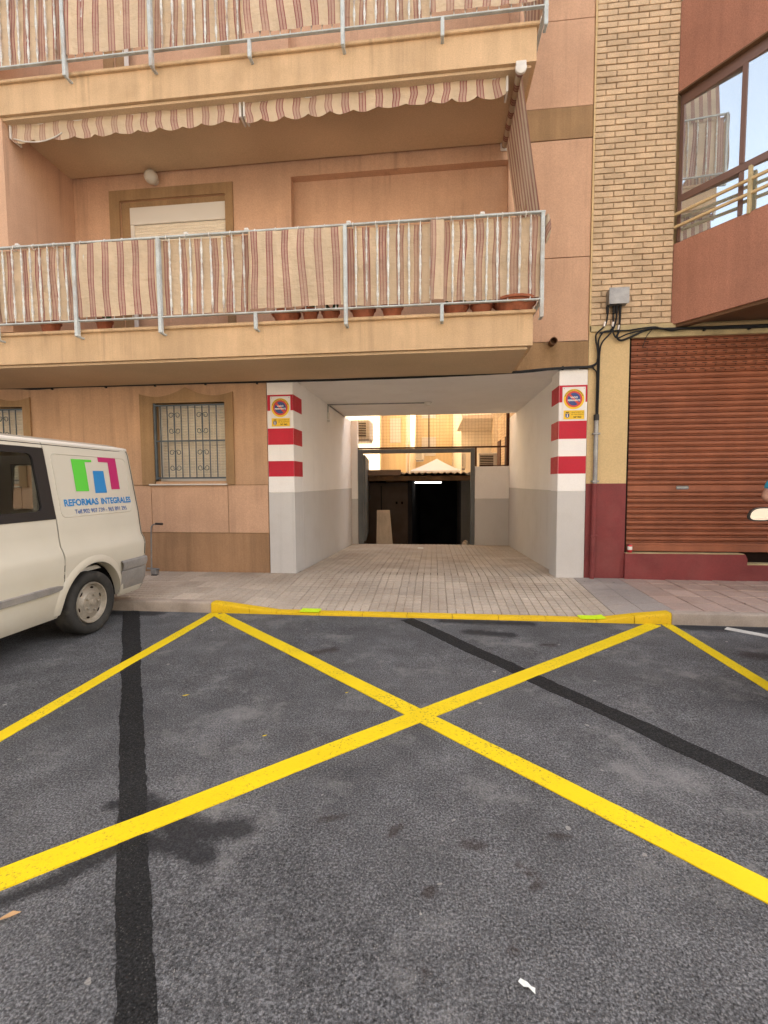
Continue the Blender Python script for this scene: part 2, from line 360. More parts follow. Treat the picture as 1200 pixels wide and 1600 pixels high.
def inst(name, me, loc, parent=None, rot=None, scale=None, label=None, cat=None, group=None):
    o = bpy.data.objects.new(name, me); COL.objects.link(o)
    if parent: o.parent = parent; o.location = Vector(loc) - ORG[parent.name]
    else: o.location = loc
    ORG[o.name] = Vector(loc)
    if rot: o.rotation_euler = rot
    if scale: o.scale = scale
    return tag(o, label, cat, group)
def spline(pts, n=8):
    pts = [Vector(p) for p in pts]; out = []
    for i in range(len(pts) - 1):
        p0, p1, p2, p3 = pts[max(i - 1, 0)], pts[i], pts[i + 1], pts[min(i + 2, len(pts) - 1)]
        for j in range(n):
            t = j / n
            out.append(.5 * ((2 * p1) + (p2 - p0) * t + (2 * p0 - 5 * p1 + 4 * p2 - p3) * t * t + (3 * p1 - p0 - 3 * p2 + p3) * t ** 3))
    return out + [pts[-1]]
def text(s, size, fn, name, m, parent, width=None, bold=0.0, smooth=None):
    cu = bpy.data.curves.new('lettering', 'FONT'); cu.body = s; cu.size = size; cu.offset = bold; cu.resolution_u = 3
    o = bpy.data.objects.new('lettering', cu); COL.objects.link(o)
    dg = bpy.context.evaluated_depsgraph_get(); me = bpy.data.meshes.new_from_object(o.evaluated_get(dg))
    xs = [v.co.x for v in me.vertices]; x0, x1 = min(xs), max(xs); k = (width / (x1 - x0)) if width else 1
    b = MB(); b.add([fn((v.co.x - x0) * k, v.co.y, (x1 - x0) * k) for v in me.vertices], [tuple(p.vertices) for p in me.polygons])
    COL.objects.unlink(o); bpy.data.objects.remove(o); bpy.data.meshes.remove(me)
    return b.build(name, m, parent)
def nz(x, y, s=1.0): return noise.noise(Vector((x * s, y * s, 3.3)))

# ================================================================== SETTING
KY = 5.03      # kerb face
FY = 6.68      # facade plane
def struct(b, name, m, parent=None, smooth=None): return b.build(name, m, parent, smooth, kind=None if parent else 'structure')
def seg_d(p, a, b):
    a, b, p = Vector(a), Vector(b), Vector(p); t = max(0, min(1, (p - a).dot(b - a) / (b - a).length_squared)); return (p - a - (b - a) * t).length
def build_road():
    b = MB()
    X0, X1, Y0, Y1, st = -6.0, 6.0, .4, KY - .001, .03
    nx, ny = int((X1 - X0) / st), int((Y1 - Y0) / st)
    rows = []
    for j in range(ny + 1):
        y = Y0 + (Y1 - Y0) * j / ny
        rows.append([(X0 + (X1 - X0) * i / nx, y, .006 * nz(X0 + (X1 - X0) * i / nx, y, .9)* min(1, (KY - y) * 4) * min(1, (y - Y0) * 2)) for i in range(nx + 1)])
    b.grid(rows)
    for q in ((-70, 70, -8.4, Y0), (-70, X0, Y0, Y1), (X1, 70, Y0, Y1)):
        b.add([(q[0], q[2], 0), (q[1], q[2], 0), (q[1], q[3], 0), (q[0], q[3], 0)], [(0, 1, 2, 3)])
    o = struct(b, 'road', 'asphalt')
    me = o.data
    tar = me.attributes.new('tar', 'FLOAT', 'POINT'); br = me.attributes.new('brown', 'FLOAT', 'POINT')
    segs = [((-1.36, 1.93), (-1.05, 1.80), .10), ((-1.05, 1.80), (-.84, 1.84), .085), ((-1.10, 1.78), (-.93, 1.68), .07), ((-1.25, 1.74), (-1.02, 1.70), .06),
            ((-1.50, 1.92), (-1.36, 1.98), .05), ((-1.30, 1.72), (-1.42, 1.52), .07), ((-1.42, 1.52), (-1.62, 1.36), .045), ((-1.6, 1.37), (-1.7, 1.2), .05),
            ((.1, 4.95), (1.0, 4.93), .10), ((.35, 4.6), (.75, 4.55), .10), ((2.55, 4.95), (5, 4.93), .13), ((-4.6, 4.9), (-3.2, 4.95), .12)]
    brs = [((.13, 1.85), (.20, 1.84), .04), ((-.18, 1.87), (-.15, 1.92), .03), ((-.50, 1.92), (-.40, 1.96), .025), ((.5, 1.93), (.56, 1.93), .03), ((-.03, 1.60), (.0, 1.61), .035), ((.25, 1.42), (.26, 1.43), .03), ((-.03, 1.32), (-.02, 1.32), .025),
           ((-1.2, 3.8), (-.9, 4.0), .08), ((2.7, 4.2), (3.2, 4.1), .14), ((1.0, 4.3), (1.1, 4.3), .05), ((.36, 1.66), (.38, 1.67), .02), ((.33, 1.76), (.4, 1.7), .03)]
    va, vb = [], []
    for v in me.vertices:
        p = (v.co.x, v.co.y)
        va.append(max(0, max(1 - seg_d(p, a, c) / (2 * r) for a, c, r in segs))); vb.append(max(0, max(1 - seg_d(p, a, c) / (2 * r) for a, c, r in brs)))
    tar.data.foreach_set('value', va); br.data.foreach_set('value', vb)
    def ribbon(name, m, a, c, wa, wc, z, wob, label=None, fs=3.0, thick=.003):
        a, c = Vector(a), Vector(c); d = (c - a).normalized(); n_ = Vector((-d.y, d.x)); L = (c - a).length; N = max(2, int(L / .02)); rr = []
        for i in range(N + 1):
            t = i / N; p = a + (c - a) * t; wd = wa + (wc - wa) * t
            e0 = wd / 2 + wob * (nz(t * L * fs, 1.7 + z * 900) + .6 * nz(t * L * fs * 7, 3 + z * 900)); e1 = wd / 2 + wob * (nz(t * L * fs, 9.1 + z * 700) + .6 * nz(t * L * fs * 7, 5 + z * 900))
            l0, l1 = p - n_ * e0, p + n_ * e1; kk = lambda q: .006 * nz(q.x, q.y, .9) * min(1, max(0, (KY - q.y) * 4)) * min(1, max(0, (q.y - .4) * 2))
            rr.append([(l0.x, l0.y, -.006), (l0.x, l0.y, z + kk(l0)), (l1.x, l1.y, z + kk(l1)), (l1.x, l1.y, -.006)])
        bb = MB().grid(rr); q = bb.build(name, m, o)
        if label: q['label'] = label
        return q
    ribbon('trench_patch', 'patch', (-3.575, KY - .01), (-.47, .6), .172, .098, .0025, .013, 'dark trench patch running from the van to the lower left')
    ribbon('trench_patch', 'patch', (-.30, 4.98), (2.05, 1.80), .155, .155, .0027, .015, 'dark trench patch running diagonally from kerb to the right')
    ribbon('yellow_line', 'yellow', (-2.53, KY - .015), (-2.60, .7), .105, .105, .0045, .003, 'left yellow side line of the crossed box')
    ribbon('yellow_line', 'yellow', (2.42, KY - .015), (2.43, .7), .105, .105, .0045, .003, 'right yellow side line of the crossed box')
    ribbon('yellow_line', 'yellow', (-2.46, KY - .06), (2.43, .665), .13, .125, .0055, .003, 'yellow diagonal falling from left kerb end to the right')
    ribbon('yellow_line', 'yellow', (2.29, KY - .02), (-2.6, .635), .13, .125, .0065, .003, 'yellow diagonal falling from right kerb end to the left')
    ribbon('white_line', 'whiteline', (2.95, 4.95), (4.1, 3.88), .10, .10, .0045, .004, 'worn white bay line by the kerb')
    return o
road = build_road()
struct(MB().box(-200, 200, -200, 200, -4.05, -4.0), 'ground', 'concrete')

def zk(x):
    if x <= -2.55 or x >= 2.45: return .12
    if x < -1.80: return .12 + (.03 - .12) * (x + 2.55) / .75
    if x > 1.72: return .03 + (.12 - .03) * (x - 1.72) / .73
    return .03
def pav(x, y):
    if y <= FY: return zk(x) + (.15 - zk(x)) * max(0, (y - 5.15)) / (FY - 5.15)
    return .15 - .20 * (y - FY) / (11.5 - FY)
def build_pavement():
    b = MB(); xs = [-40, -12] + [-7 + .25 * i for i in range(57)] + [12, 40]; ys = [5.10, 5.4, 5.8, 6.2, FY, 6.9]
    b.grid([[(x, y, pav(x, min(y, FY)) - .012) for x in xs] for y in ys])
    pv = struct(b, 'pavement', 'joint')
    b = MB(); ys = [6.9, 7.6, 8.6, 9.6, 10.6, 11.5]
    b.grid([[(x, y, pav(x, y) - .012) for x in (-2.2, 0, 2.0)] for y in ys])
    b.grid([[(x, y, z) for x in (-3.2, 3.2)] for y, z in ((11.5, -.062), (14, -.55), (20, -1.9), (27, -1.9))])
    dr = struct(b, 'driveway', 'joint')
    # slabs: 30 cm, nine raised squares
    def slabmesh(kind, m):
        q = MB(); W = .2975
        q.box(-W / 2, W / 2, -W / 2, W / 2, -.035, -.009)
        def pad(x0, x1, y0, y1, c=.005):
            q.add([(x0, y0, -.009), (x1, y0, -.009), (x1, y1, -.009), (x0, y1, -.009), (x0 + c, y0 + c, 0), (x1 - c, y0 + c, 0), (x1 - c, y1 - c, 0), (x0 + c, y1 - c, 0)],
                  [(4, 5, 6, 7), (0, 1, 5, 4), (1, 2, 6, 5), (2, 3, 7, 6), (3, 0, 4, 7)])
        h = W / 2
        if kind == 'nine':
            for i in range(3):
                for j in range(3): pad(-h + i * W / 3 + .002, -h + (i + 1) * W / 3 - .002, -h + j * W / 3 + .003, -h + (j + 1) * W / 3 - .003)
        elif kind == 'bars':
            for i in range(4): pad(-h + i * W / 4 + .0005, -h + (i + 1) * W / 4 - .0005, -h + .001, h - .001, .003)
        else: pad(-h, h, -h, h, .003)
        return q.mesh('paving_slab', m)
    A, B_, G = slabmesh('nine', 'slab'), slabmesh('bars', 'slabpink'), slabmesh('plain', 'slabgrey')
    def place(me, x, y, parent, jit=.0015, rz=0):
        e = .05; gx = (pav(x + e, y) - pav(x - e, y)) / (2 * e); gy = (pav(x, y + e) - pav(x, y - e)) / (2 * e)
        rot = (math.atan(gy) + random.uniform(-.006, .006), -math.atan(gx) + random.uniform(-.006, .006), rz)
        if y < FY and (-2.8 < x < -1.5 or 1.4 < x < 2.75):      # slabs bedded on the twisted ramps at the dropped kerb ends
            me = me.copy(); c0 = pav(x, y); ca, sa = math.cos(rz), math.sin(rz)
            for v in me.vertices: v.co.z += pav(x + v.co.x * ca - v.co.y * sa, y + v.co.x * sa + v.co.y * ca) - c0
            rot = (0, 0, rz)
        inst('paving_slab', me, (x, y, pav(x, y) + random.uniform(-jit, jit)), parent, rot)
    for j in range(5):
        y = 5.15 + .15 + .306 * j
        for i in range(25):
            x = -5.25 + .3 * i + .15
            if x > 1.9: continue
            place(A, x, y, pv)
        for i in range(2):
            place(G, 2.10 + .3 * i, y, pv)
        for i in range(9): place(B_, 2.70 + .3 * i, y, pv, rz=math.pi / 2)
    rest = MB(); src = A
    for j in range(16):
        y = FY + .15 + .301 * j
        for i in range(13):
            x = -2.05 + .3 * i + .15
            if j < 8: place(A, x, y, dr)
            else:
                z = pav(x, y); rest.add([(v.co.x + x, v.co.y + y, v.co.z + z) for v in src.vertices], [tuple(p.vertices) for p in src.polygons])
    rest.build('paving_slab', 'slab', dr, kind='stuff')
build_pavement()

def build_kerb():
    kb = MB().box(-40, 40, KY + .004, KY + .115, -.15, .0); k = struct(kb, 'kerb', 'kerbstone')
    def stone(x0, x1, m, label=None):
        n = 8; rows = []
        for i in range(n + 1):
            x = x0 + .003 + (x1 - x0 - .006) * i / n; z = zk(x)
            r = [(x, KY + .12, z - .03), (x, KY + .118, z), (x, KY + .02, z + .001), (x, KY + .006, z - .006), (x, KY, z - .02), (x, KY, -.02)]
            rows.append([(p[0], p[1] + .004 * nz(p[0], p[2], 6), p[2] + .003 * nz(p[0], p[1], 5)) for p in r])
        b = MB().grid(rows); e0 = rows[0]; e1 = rows[-1]; b.add(e0 + [(e0[0][0], KY + .118, -.02)], [(0, 1, 2, 3, 4, 5, 6)]); b.add(e1 + [(e1[0][0], KY + .118, -.02)], [(0, 1, 2, 3, 4, 5, 6)])
        o = b.build('kerb_stone', m, k, 40)
        if label: o['label'] = label
    x = -7.3
    edges = [-7.55, -6.55, -5.55, -4.55, -3.55, -2.58, -2.12, -1.80, -1.3, -.80, -.3, .2, .7, 1.2, 1.72, 2.1, 2.47, 3.45, 4.45, 5.45, 6.45]
    for a, c in zip(edges, edges[1:]):
        yel = a > -2.6 and c < 2.5
        stone(a, c, 'yellowk' if yel else 'kerbstone', 'yellow painted kerb stone' if yel else None)
    for x0, x1, y0, y1, lab in ((-1.53, -1.30, KY + .003, KY + .16, 'fluorescent yellow mark near left end of the dropped kerb'), (1.56, 1.82, KY + .003, KY + .15, 'fluorescent yellow mark near right end of the dropped kerb')):
        rows = [[(x0 + (x1 - x0) * i / 6 + .012 * nz(i, j, 1.3) + .05 * (1 - j / 4) * (1 if x0 < 0 else 1) * 0, y0 + (y1 - y0) * j / 4, zk(x0 + (x1 - x0) * i / 6) + .0065) for i in range(7)] for j in range(5)]
        MB().grid(rows).build('fluorescent_mark', 'neon', k)['label'] = lab
build_kerb()

# ================================================================== APARTMENT BUILDING
TOP = 17.0
def build_apartment():
    bd = thing('apartment_building', (-2, FY, 0), 'salmon rendered apartment building with balconies over a garage passage', 'building')
    # mass behind the facade (kept clear of the passage)
    m = MB(); m.box(-14, -2.30, FY + .30, 10.6, -.3, 3.03); m.box(-14, 2.085, FY + .30, 10.6, 3.10, TOP); m.box(1.98, 2.085, FY + .45, 10.6, -.3, 3.2)
    m.build('core_wall', 'salmon', bd)
    # ground floor render fields with grooves between them
    def field(name, mt, rects, y0=FY, y1=FY + .06):
        b = MB()
        for x0, x1, z0, z1 in rects: b.box(x0, x1, y0, y1, z0, z1)
        return b.build(name, mt, bd)
    W1 = (-4.25, -3.11, 1.54, 2.72); W2 = (-7.56, -6.42, 1.54, 2.72)
    g = .006
    field('render_panel', 'salmon', [(-14, W2[0], 1.484, 3.06), (W2[0], W2[1], 2.72, 3.06), (W2[0], W2[1], 1.484, 1.54), (W2[1], W1[0], 1.484, 3.06), (W1[0], W1[1], 2.72, 3.06), (W1[0], W1[1], 1.484, 1.54), (W1[1], -2.47, 1.484, 3.06)])
    for x0, x1 in ((-14, -7.65), (-7.65, -6.41), (-6.41, -4.335), (-4.335, -3.10), (-3.10, -2.47)):
        field('render_panel', 'pink', [(x0 + g, x1 - g, .756, 1.474)], FY - .002)
    field('plinth_panel', 'plinth', [(-14, -2.47, -.05, .744)], FY - .004)
    field('groove_backing', 'ochre', [(-14, -2.465, -.05, 1.54)], FY + .012, FY + .055)
    # windows with ogee-topped surrounds
    def surround(W):
        x0, x1, z0, z1 = W; o0, o1 = x0 - .21, x1 + .13; xm = (o0 + o1) / 2; b = MB(); y0, y1 = FY - .028, FY + .002
        b.box(o0, x0, y0, y1, 1.488, z1); b.box(x1, o1, y0, y1, 1.488, z1)
        top = []
        for i in range(25):
            t = i / 24; u = abs(2 * t - 1)               # 1 at corners, 0 at the peak
            z = 2.815 + .135 * max(0, 1 - u / .62) ** 1.9 + .05 * max(0, (u - .62) / .38) ** 1.8
            top.append((o0 + (o1 - o0) * t, z))
        b.prism([(o0, z1), (o1, z1)] + top[::-1], 'y', y0, y1)
        return b.build('window_surround', 'ochre', bd)
    def window(W, bars):
        x0, x1, z0, z1 = W; surround(W)
        rv = MB(); d = FY + .17
        rv.box(x0 - .05, x0, FY + .001, d, z0, z1); rv.box(x1, x1 + .05, FY + .001, d, z0, z1); rv.box(x0 - .05, x1 + .05, FY + .001, d, z1, z1 + .05)
        rv.build('window_reveal', 'ochre', bd)
        fr = MB(); y = FY + .13
        fr.cbox(x0, x0 + .05, y, y + .05, z0, z1); fr.cbox(x1 - .05, x1, y, y + .05, z0, z1); fr.cbox(x0, x1, y + .001, y + .05, z1 - .05, z1); fr.cbox(x0, x1, y + .001, y + .05, z0, z0 + .05)
        fr.box(x0, x1, y + .06, y + .08, z0, z1)
        wn = fr.build('window', 'frame', bd)
        nsl = 26; hh = (z1 - z0 - .10) / nsl
        sm = MB(); sm.prism([(y + .012, -hh / 2 + .002), (y + .006, 0), (y + .012, hh / 2 - .004), (y + .03, hh / 2 - .004), (y + .03, -hh / 2 + .002)], 'x', x0 + .052, x1 - .052)
        for i in range(1, 12):
            pass
        me = sm.mesh('blind_slat', 'blind', (0, 0, 0))
        for i in range(nsl): inst('blind_slat', me, (0, 0, z0 + .05 + hh * (i + .5)), None, None)
        for o in list(COL.objects)[-nsl:]:
            o.parent = wn; o.location = Vector(o.location) - ORG[wn.name]
        # fine vertical seams of the blind
        vs_ = MB()
        for i in range(1, 10): xx = x0 + .052 + (x1 - x0 - .104) * i / 10; vs_.box(xx - .0025, xx + .0025, y + .003, y + .01, z0 + .06, z1 - .06)
        vs_.build('blind_seam', 'blind', wn)
        sl = MB().cbox(x0 - .09, x1 + .015, FY - .05, FY + .12, 1.478, 1.50, .004).build('sill', 'frame', wn)
        # iron grille
        gy = FY - .005; gr = MB()
        for z in (z0 + .05, (z0 + z1) / 2 + .02, z1 - .035): gr.cbox(x0 + .01, x1 - .005, gy - .008, gy + .006, z - .012, z + .012, .002)
        gr.cbox(x0 + .002, x0 + .035, gy - .01, gy + .03, z0 + .02, z1, .003)
        ob = gr.build('window_grille', 'iron', bd)
        bm_ = MB().cbox(-.007, .007, gy - .008, gy + .006, z0 + .05, z1 - .035, .002).mesh('bar', 'iron')
        n = 9; xs = [x0 + .11 + (x1 - x0 - .16) * i / (n - .2) for i in range(n)]
        for x in xs:
            o = inst('bar', bm_, (x, 0, 0), None); o.parent = ob; o.location = Vector((x, 0, 0)) - ORG[ob.name]
        dx = xs[1] - xs[0]
        def scroll(xc, zc, side):
            pts = []; hgt = .135; r = dx * .36
            for i in range(13):
                a = math.pi * 2.4 * (1 - i / 12); rr = r * (.30 + .70 * i / 12)
                pts.append((xc + side * (dx * .48 - r + rr * -math.cos(a) * -1), gy, zc + hgt + rr * math.sin(a)))
            low = [(p[0], p[1], 2 * zc - p[2]) for p in pts[::-1]]
            q = MB().tube(pts + low, .0055, 5); return q.build('scroll', 'iron', ob)
        for cx_ in (xs[2], xs[6]):
            for zc in ((z0 + z1) / 2 + .29, (z0 + z1) / 2 - .27):
                for s_ in (-1, 1):
                    pts = []
                    xx = cx_ + s_ * dx * .06
                    def arc(sign):
                        q = []
                        for i in range(15):
                            a = R(180) + (R(-400)) * (i / 14)         # from the bar side over the top and curling in
                            rr = dx * .40 * (1 - .55 * i / 14)
                            q.append((cx_ + s_ * (dx * .46 + rr * math.cos(a)), gy, zc + sign * (.115 + rr * math.sin(a))))
                        return q
                    MB().tube(arc(-1)[::-1] + arc(1), .0055, 5).build('scroll', 'iron', ob)
    window(W1, True); window(W2, True)
    # passage: pillars, walls, ceiling
    def painted(name, x0, x1, y0, y1, side, zt=3.03):
        p = MB().cbox(x0, x1, y0, y1, 1.365, zt, .006).build(name, 'white', bd)
        MB().cbox(x0 - .0005, x1 + .0005, y0 - .0005, y1, -.1, 1.365, .006).build('grey_dado', 'grey', p)
        return p
    pl = painted('pillar', -2.458, -2.06, FY - .012, 7.10, 1); pr = painted('pillar', 1.71, 2.088, FY - .012, 7.06, -1)
    for (p, xa, xb, face, zs) in ((pl, -2.458, -2.06, 'R', ((2.57, 2.80), (2.07, 2.31), (1.60, 1.83))), (pr, 1.71, 2.088, 'L', ((2.59, 2.82), (2.09, 2.335), (1.61, 1.85)))):
        for z0, z1 in zs:
            b = MB(); b.box(xa + .006, xb - .004, FY - .0145, FY - .0115, z0, z1)
            if face == 'R': b.box(xb - .001, xb + .0025, FY - .0145, 7.10 - .0, z0, z1)
            else: b.box(xa - .0025, xa + .001, FY - .0145, 7.06 - .001, z0, z1)
            b.build('painted_band', 'red', p)
    painted('passage_wall', -2.30, -2.06, 7.104, 11.42, 1, 3.04)
    painted('passage_wall', 1.80, 1.98, 7.064, 11.6, -1, 3.04)
    MB().box(-2.30, 1.98, FY + .02, 10.6, 3.03, 3.10).build('passage_ceiling', 'white', bd)
    MB().box(-2.47, 2.09, FY, FY + .29, 3.045, 3.42).build('lintel', 'ochre', bd)
    MB().box(1.1, 2.09, FY - .003, FY, 3.05, 3.40).build('lintel_band', 'ochre', bd)
    # upper facade
    up = MB(); up.box(-14, 2.085, FY + .13, FY + .30, 3.42, TOP)
    NX = (-2.04, 1.00, 4.2, 5.86)  # niche
    D = (-4.66, -3.02, 3.45, 5.70)  # balcony door opening
    up.build('upper_wall', 'pink', bd)
    def storey(dz, deep):
        b = MB(); z0, z1 = 3.42 + dz, 6.10 + dz
        x = [-5.4, D[0], D[1], NX[0], NX[1], 1.12]
        b.box(x[0], x[1], FY, FY + .135, z0, z1); b.box(x[2], x[3], FY, FY + .135, z0, z1); b.box(x[4], x[5], FY, FY + .135, z0, z1)
        b.box(x[1], x[2], FY, FY + .135, D[3] + dz, z1); b.box(x[3], x[4], FY, FY + .135, NX[3] + dz, z1)
        b.build('balcony_wall', 'pink', bd)
        # door surround, shutter box and blind
        d0, d1, dt = D[0], D[1], D[3] + dz
        s = MB(); s.box(d0 - .16, d0, FY - .02, FY + .001, z0, dt + .15); s.box(d1, d1 + .12, FY - .02, FY + .001, z0, dt + .15); s.box(d0, d1, FY - .02, FY + .001, dt, dt + .15)
        s.box(d0 - .001, d0 + .14, FY + .03, FY + .058, z0, dt); s.box(d0, d1, FY + .028, FY + .058, dt - .09, dt)
        s.build('door_surround', 'ochre', bd)
        w_ = MB(); w_.cbox(d0 + .14, d1, FY + .012, FY + .05, dt - .34, dt - .09, .006); w_.cbox(d0 + .14, d0 + .20, FY + .02, FY + .05, z0, dt - .34, .004)
        dr = w_.build('balcony_door', 'frame', bd)
        me = MB().prism([(FY + .036, -.022), (FY + .028, 0), (FY + .036, .020), (FY + .05, .020), (FY + .05, -.022)], 'x', d0 + .2, d1 - .01).mesh('blind_slat', 'blind')
        for i in range(24 if dz == 0 else 4):
            o = inst('blind_slat', me, (0, 0, 0)); o.parent = dr; o.location = Vector((0, 0, dt - .365 - .0445 * i)) - ORG[dr.name]
    storey(0, 1); storey(3.05, 1)
    # right-hand strip of facade with bands
    for z0, z1, mt in ((3.412, 4.524, 'pink'), (4.536, 6.05, 'pink'), (6.06, 6.46, 'ochre'), (6.47, 7.55, 'pink'), (7.56, TOP, 'pink')):
        MB().box(1.125, 2.085, FY - (.006 if mt == 'ochre' else 0), FY + .06, z0, z1).build('render_panel', mt, bd)
    MB().box(-14, -5.4, FY, FY + .06, 6.1, TOP).build('render_panel', 'pink', bd)
    MB().box(-5.4, 1.12, FY, FY + .06, 9.2, TOP).build('render_panel', 'pink', bd)
    # projecting volume at the left
    MB().box(-14, -5.40, 5.53, FY - .001, 3.47, TOP).build('projecting_bay', 'pink', bd)
    # balconies
    bal = MB().lathe([(.0065, 0), (.0065, .06), (.013, .07), (.009, .09), (.016, .13), (.011, .20), (.0075, .24), (.014, .27), (.0075, .30), (.011, .36), (.016, .45), (.011, .54), (.0075, .60), (.014, .63), (.0075, .66), (.011, .70), (.016, .77), (.009, .82), (.013, .84), (.0065, .86), (.0065, .92)], (0, 0, 0), 'z', 8).mesh('baluster', 'baluster', smooth=60)
    posts = [-5.50, -4.40, -3.30, -2.11, -1.02, .085, 1.185]
    def balcony(dz):
        b = MB(); b.prism([(5.50, 3.05 + dz), (FY + .001, 3.03 + dz), (FY + .001, 3.40 + dz), (5.50, 3.40 + dz)], 'x', -14, 1.11)
        s = b.build('balcony', 'balcony', bd)
        MB().box(-14.1, 1.06, 5.54, FY - .05, 3.02 + dz, 3.049 + dz).xf(lambda p: (p.x, p.y, p.z - .002 - (p.y - 5.5) * .017)).build('soffit', 'soffit', s)
        MB().cbox(-14, 1.135, 5.465, FY, 3.40 + dz, 3.44 + dz, .008).build('slab_edge', 'balcony', s)
        ry = 5.42; z = dz
        MB().cbox(-5.6, 1.21, ry - .022, ry + .022, 4.445 + z, 4.467 + z, .004).build('top_rail', 'rail', s)
        MB().cbox(-5.6, 1.21, ry - .02, ry + .02, 3.515 + z, 3.532 + z, .003).build('bottom_rail', 'rail', s)
        MB().cbox(1.165, 1.205, ry + .03, FY, 4.445 + z, 4.467 + z, .004).build('side_top_rail', 'rail', s)
        MB().cbox(1.165, 1.205, ry + .03, FY, 3.515 + z, 3.532 + z, .003).build('side_bottom_rail', 'rail', s)
        for i, x in enumerate(posts):
            q = MB(); front = ry - .045 if i in (1, 2, 4) else ry - .024
            q.cbox(x - .02, x + .02, front, ry + .012, (3.33 + z), (4.444 + z) if i not in (3, 5) else 3.514 + z, .003)
            q.cbox(x - .017, x + .017, ry - .02, 5.502, 3.325 + z, 3.345 + z, .003)
            q.build('post', 'rail', s)
        for i in range(6):
            a, c = posts[i], posts[i + 1]
            for j in range(1, 9): inst('baluster', bal, (a + (c - a) * j / 9 + random.uniform(-.004, .004), ry, 3.531 + z), s, (random.uniform(-.01, .01), random.uniform(-.012, .012), random.uniform(0, 3)))
        for j in range(1, 9): inst('baluster', bal, (1.185, ry + (FY - ry) * j / 9, 3.531 + z), s)
        for i in range(0 if dz else 5):
            x = (-5.17, -2.95, -2.2, .53, -.98)[i]; MB().cbox(x - .025, x + .025, ry - .02, ry + .02, 4.468, 4.498, .006).build('rail_clamp', 'frame', s)
        return s
    balcony(0); balcony(3.05); 
    # vent pipe stub
    MB().lathe([(.045, .0), (.05, -.13), (.042, -.13), (.042, -.02), (0, -.02)], (1.60, FY - .001, 3.395), 'y', 20).build('vent_pipe', 'browndk', bd, 40)
    return bd
apt = build_apartment()

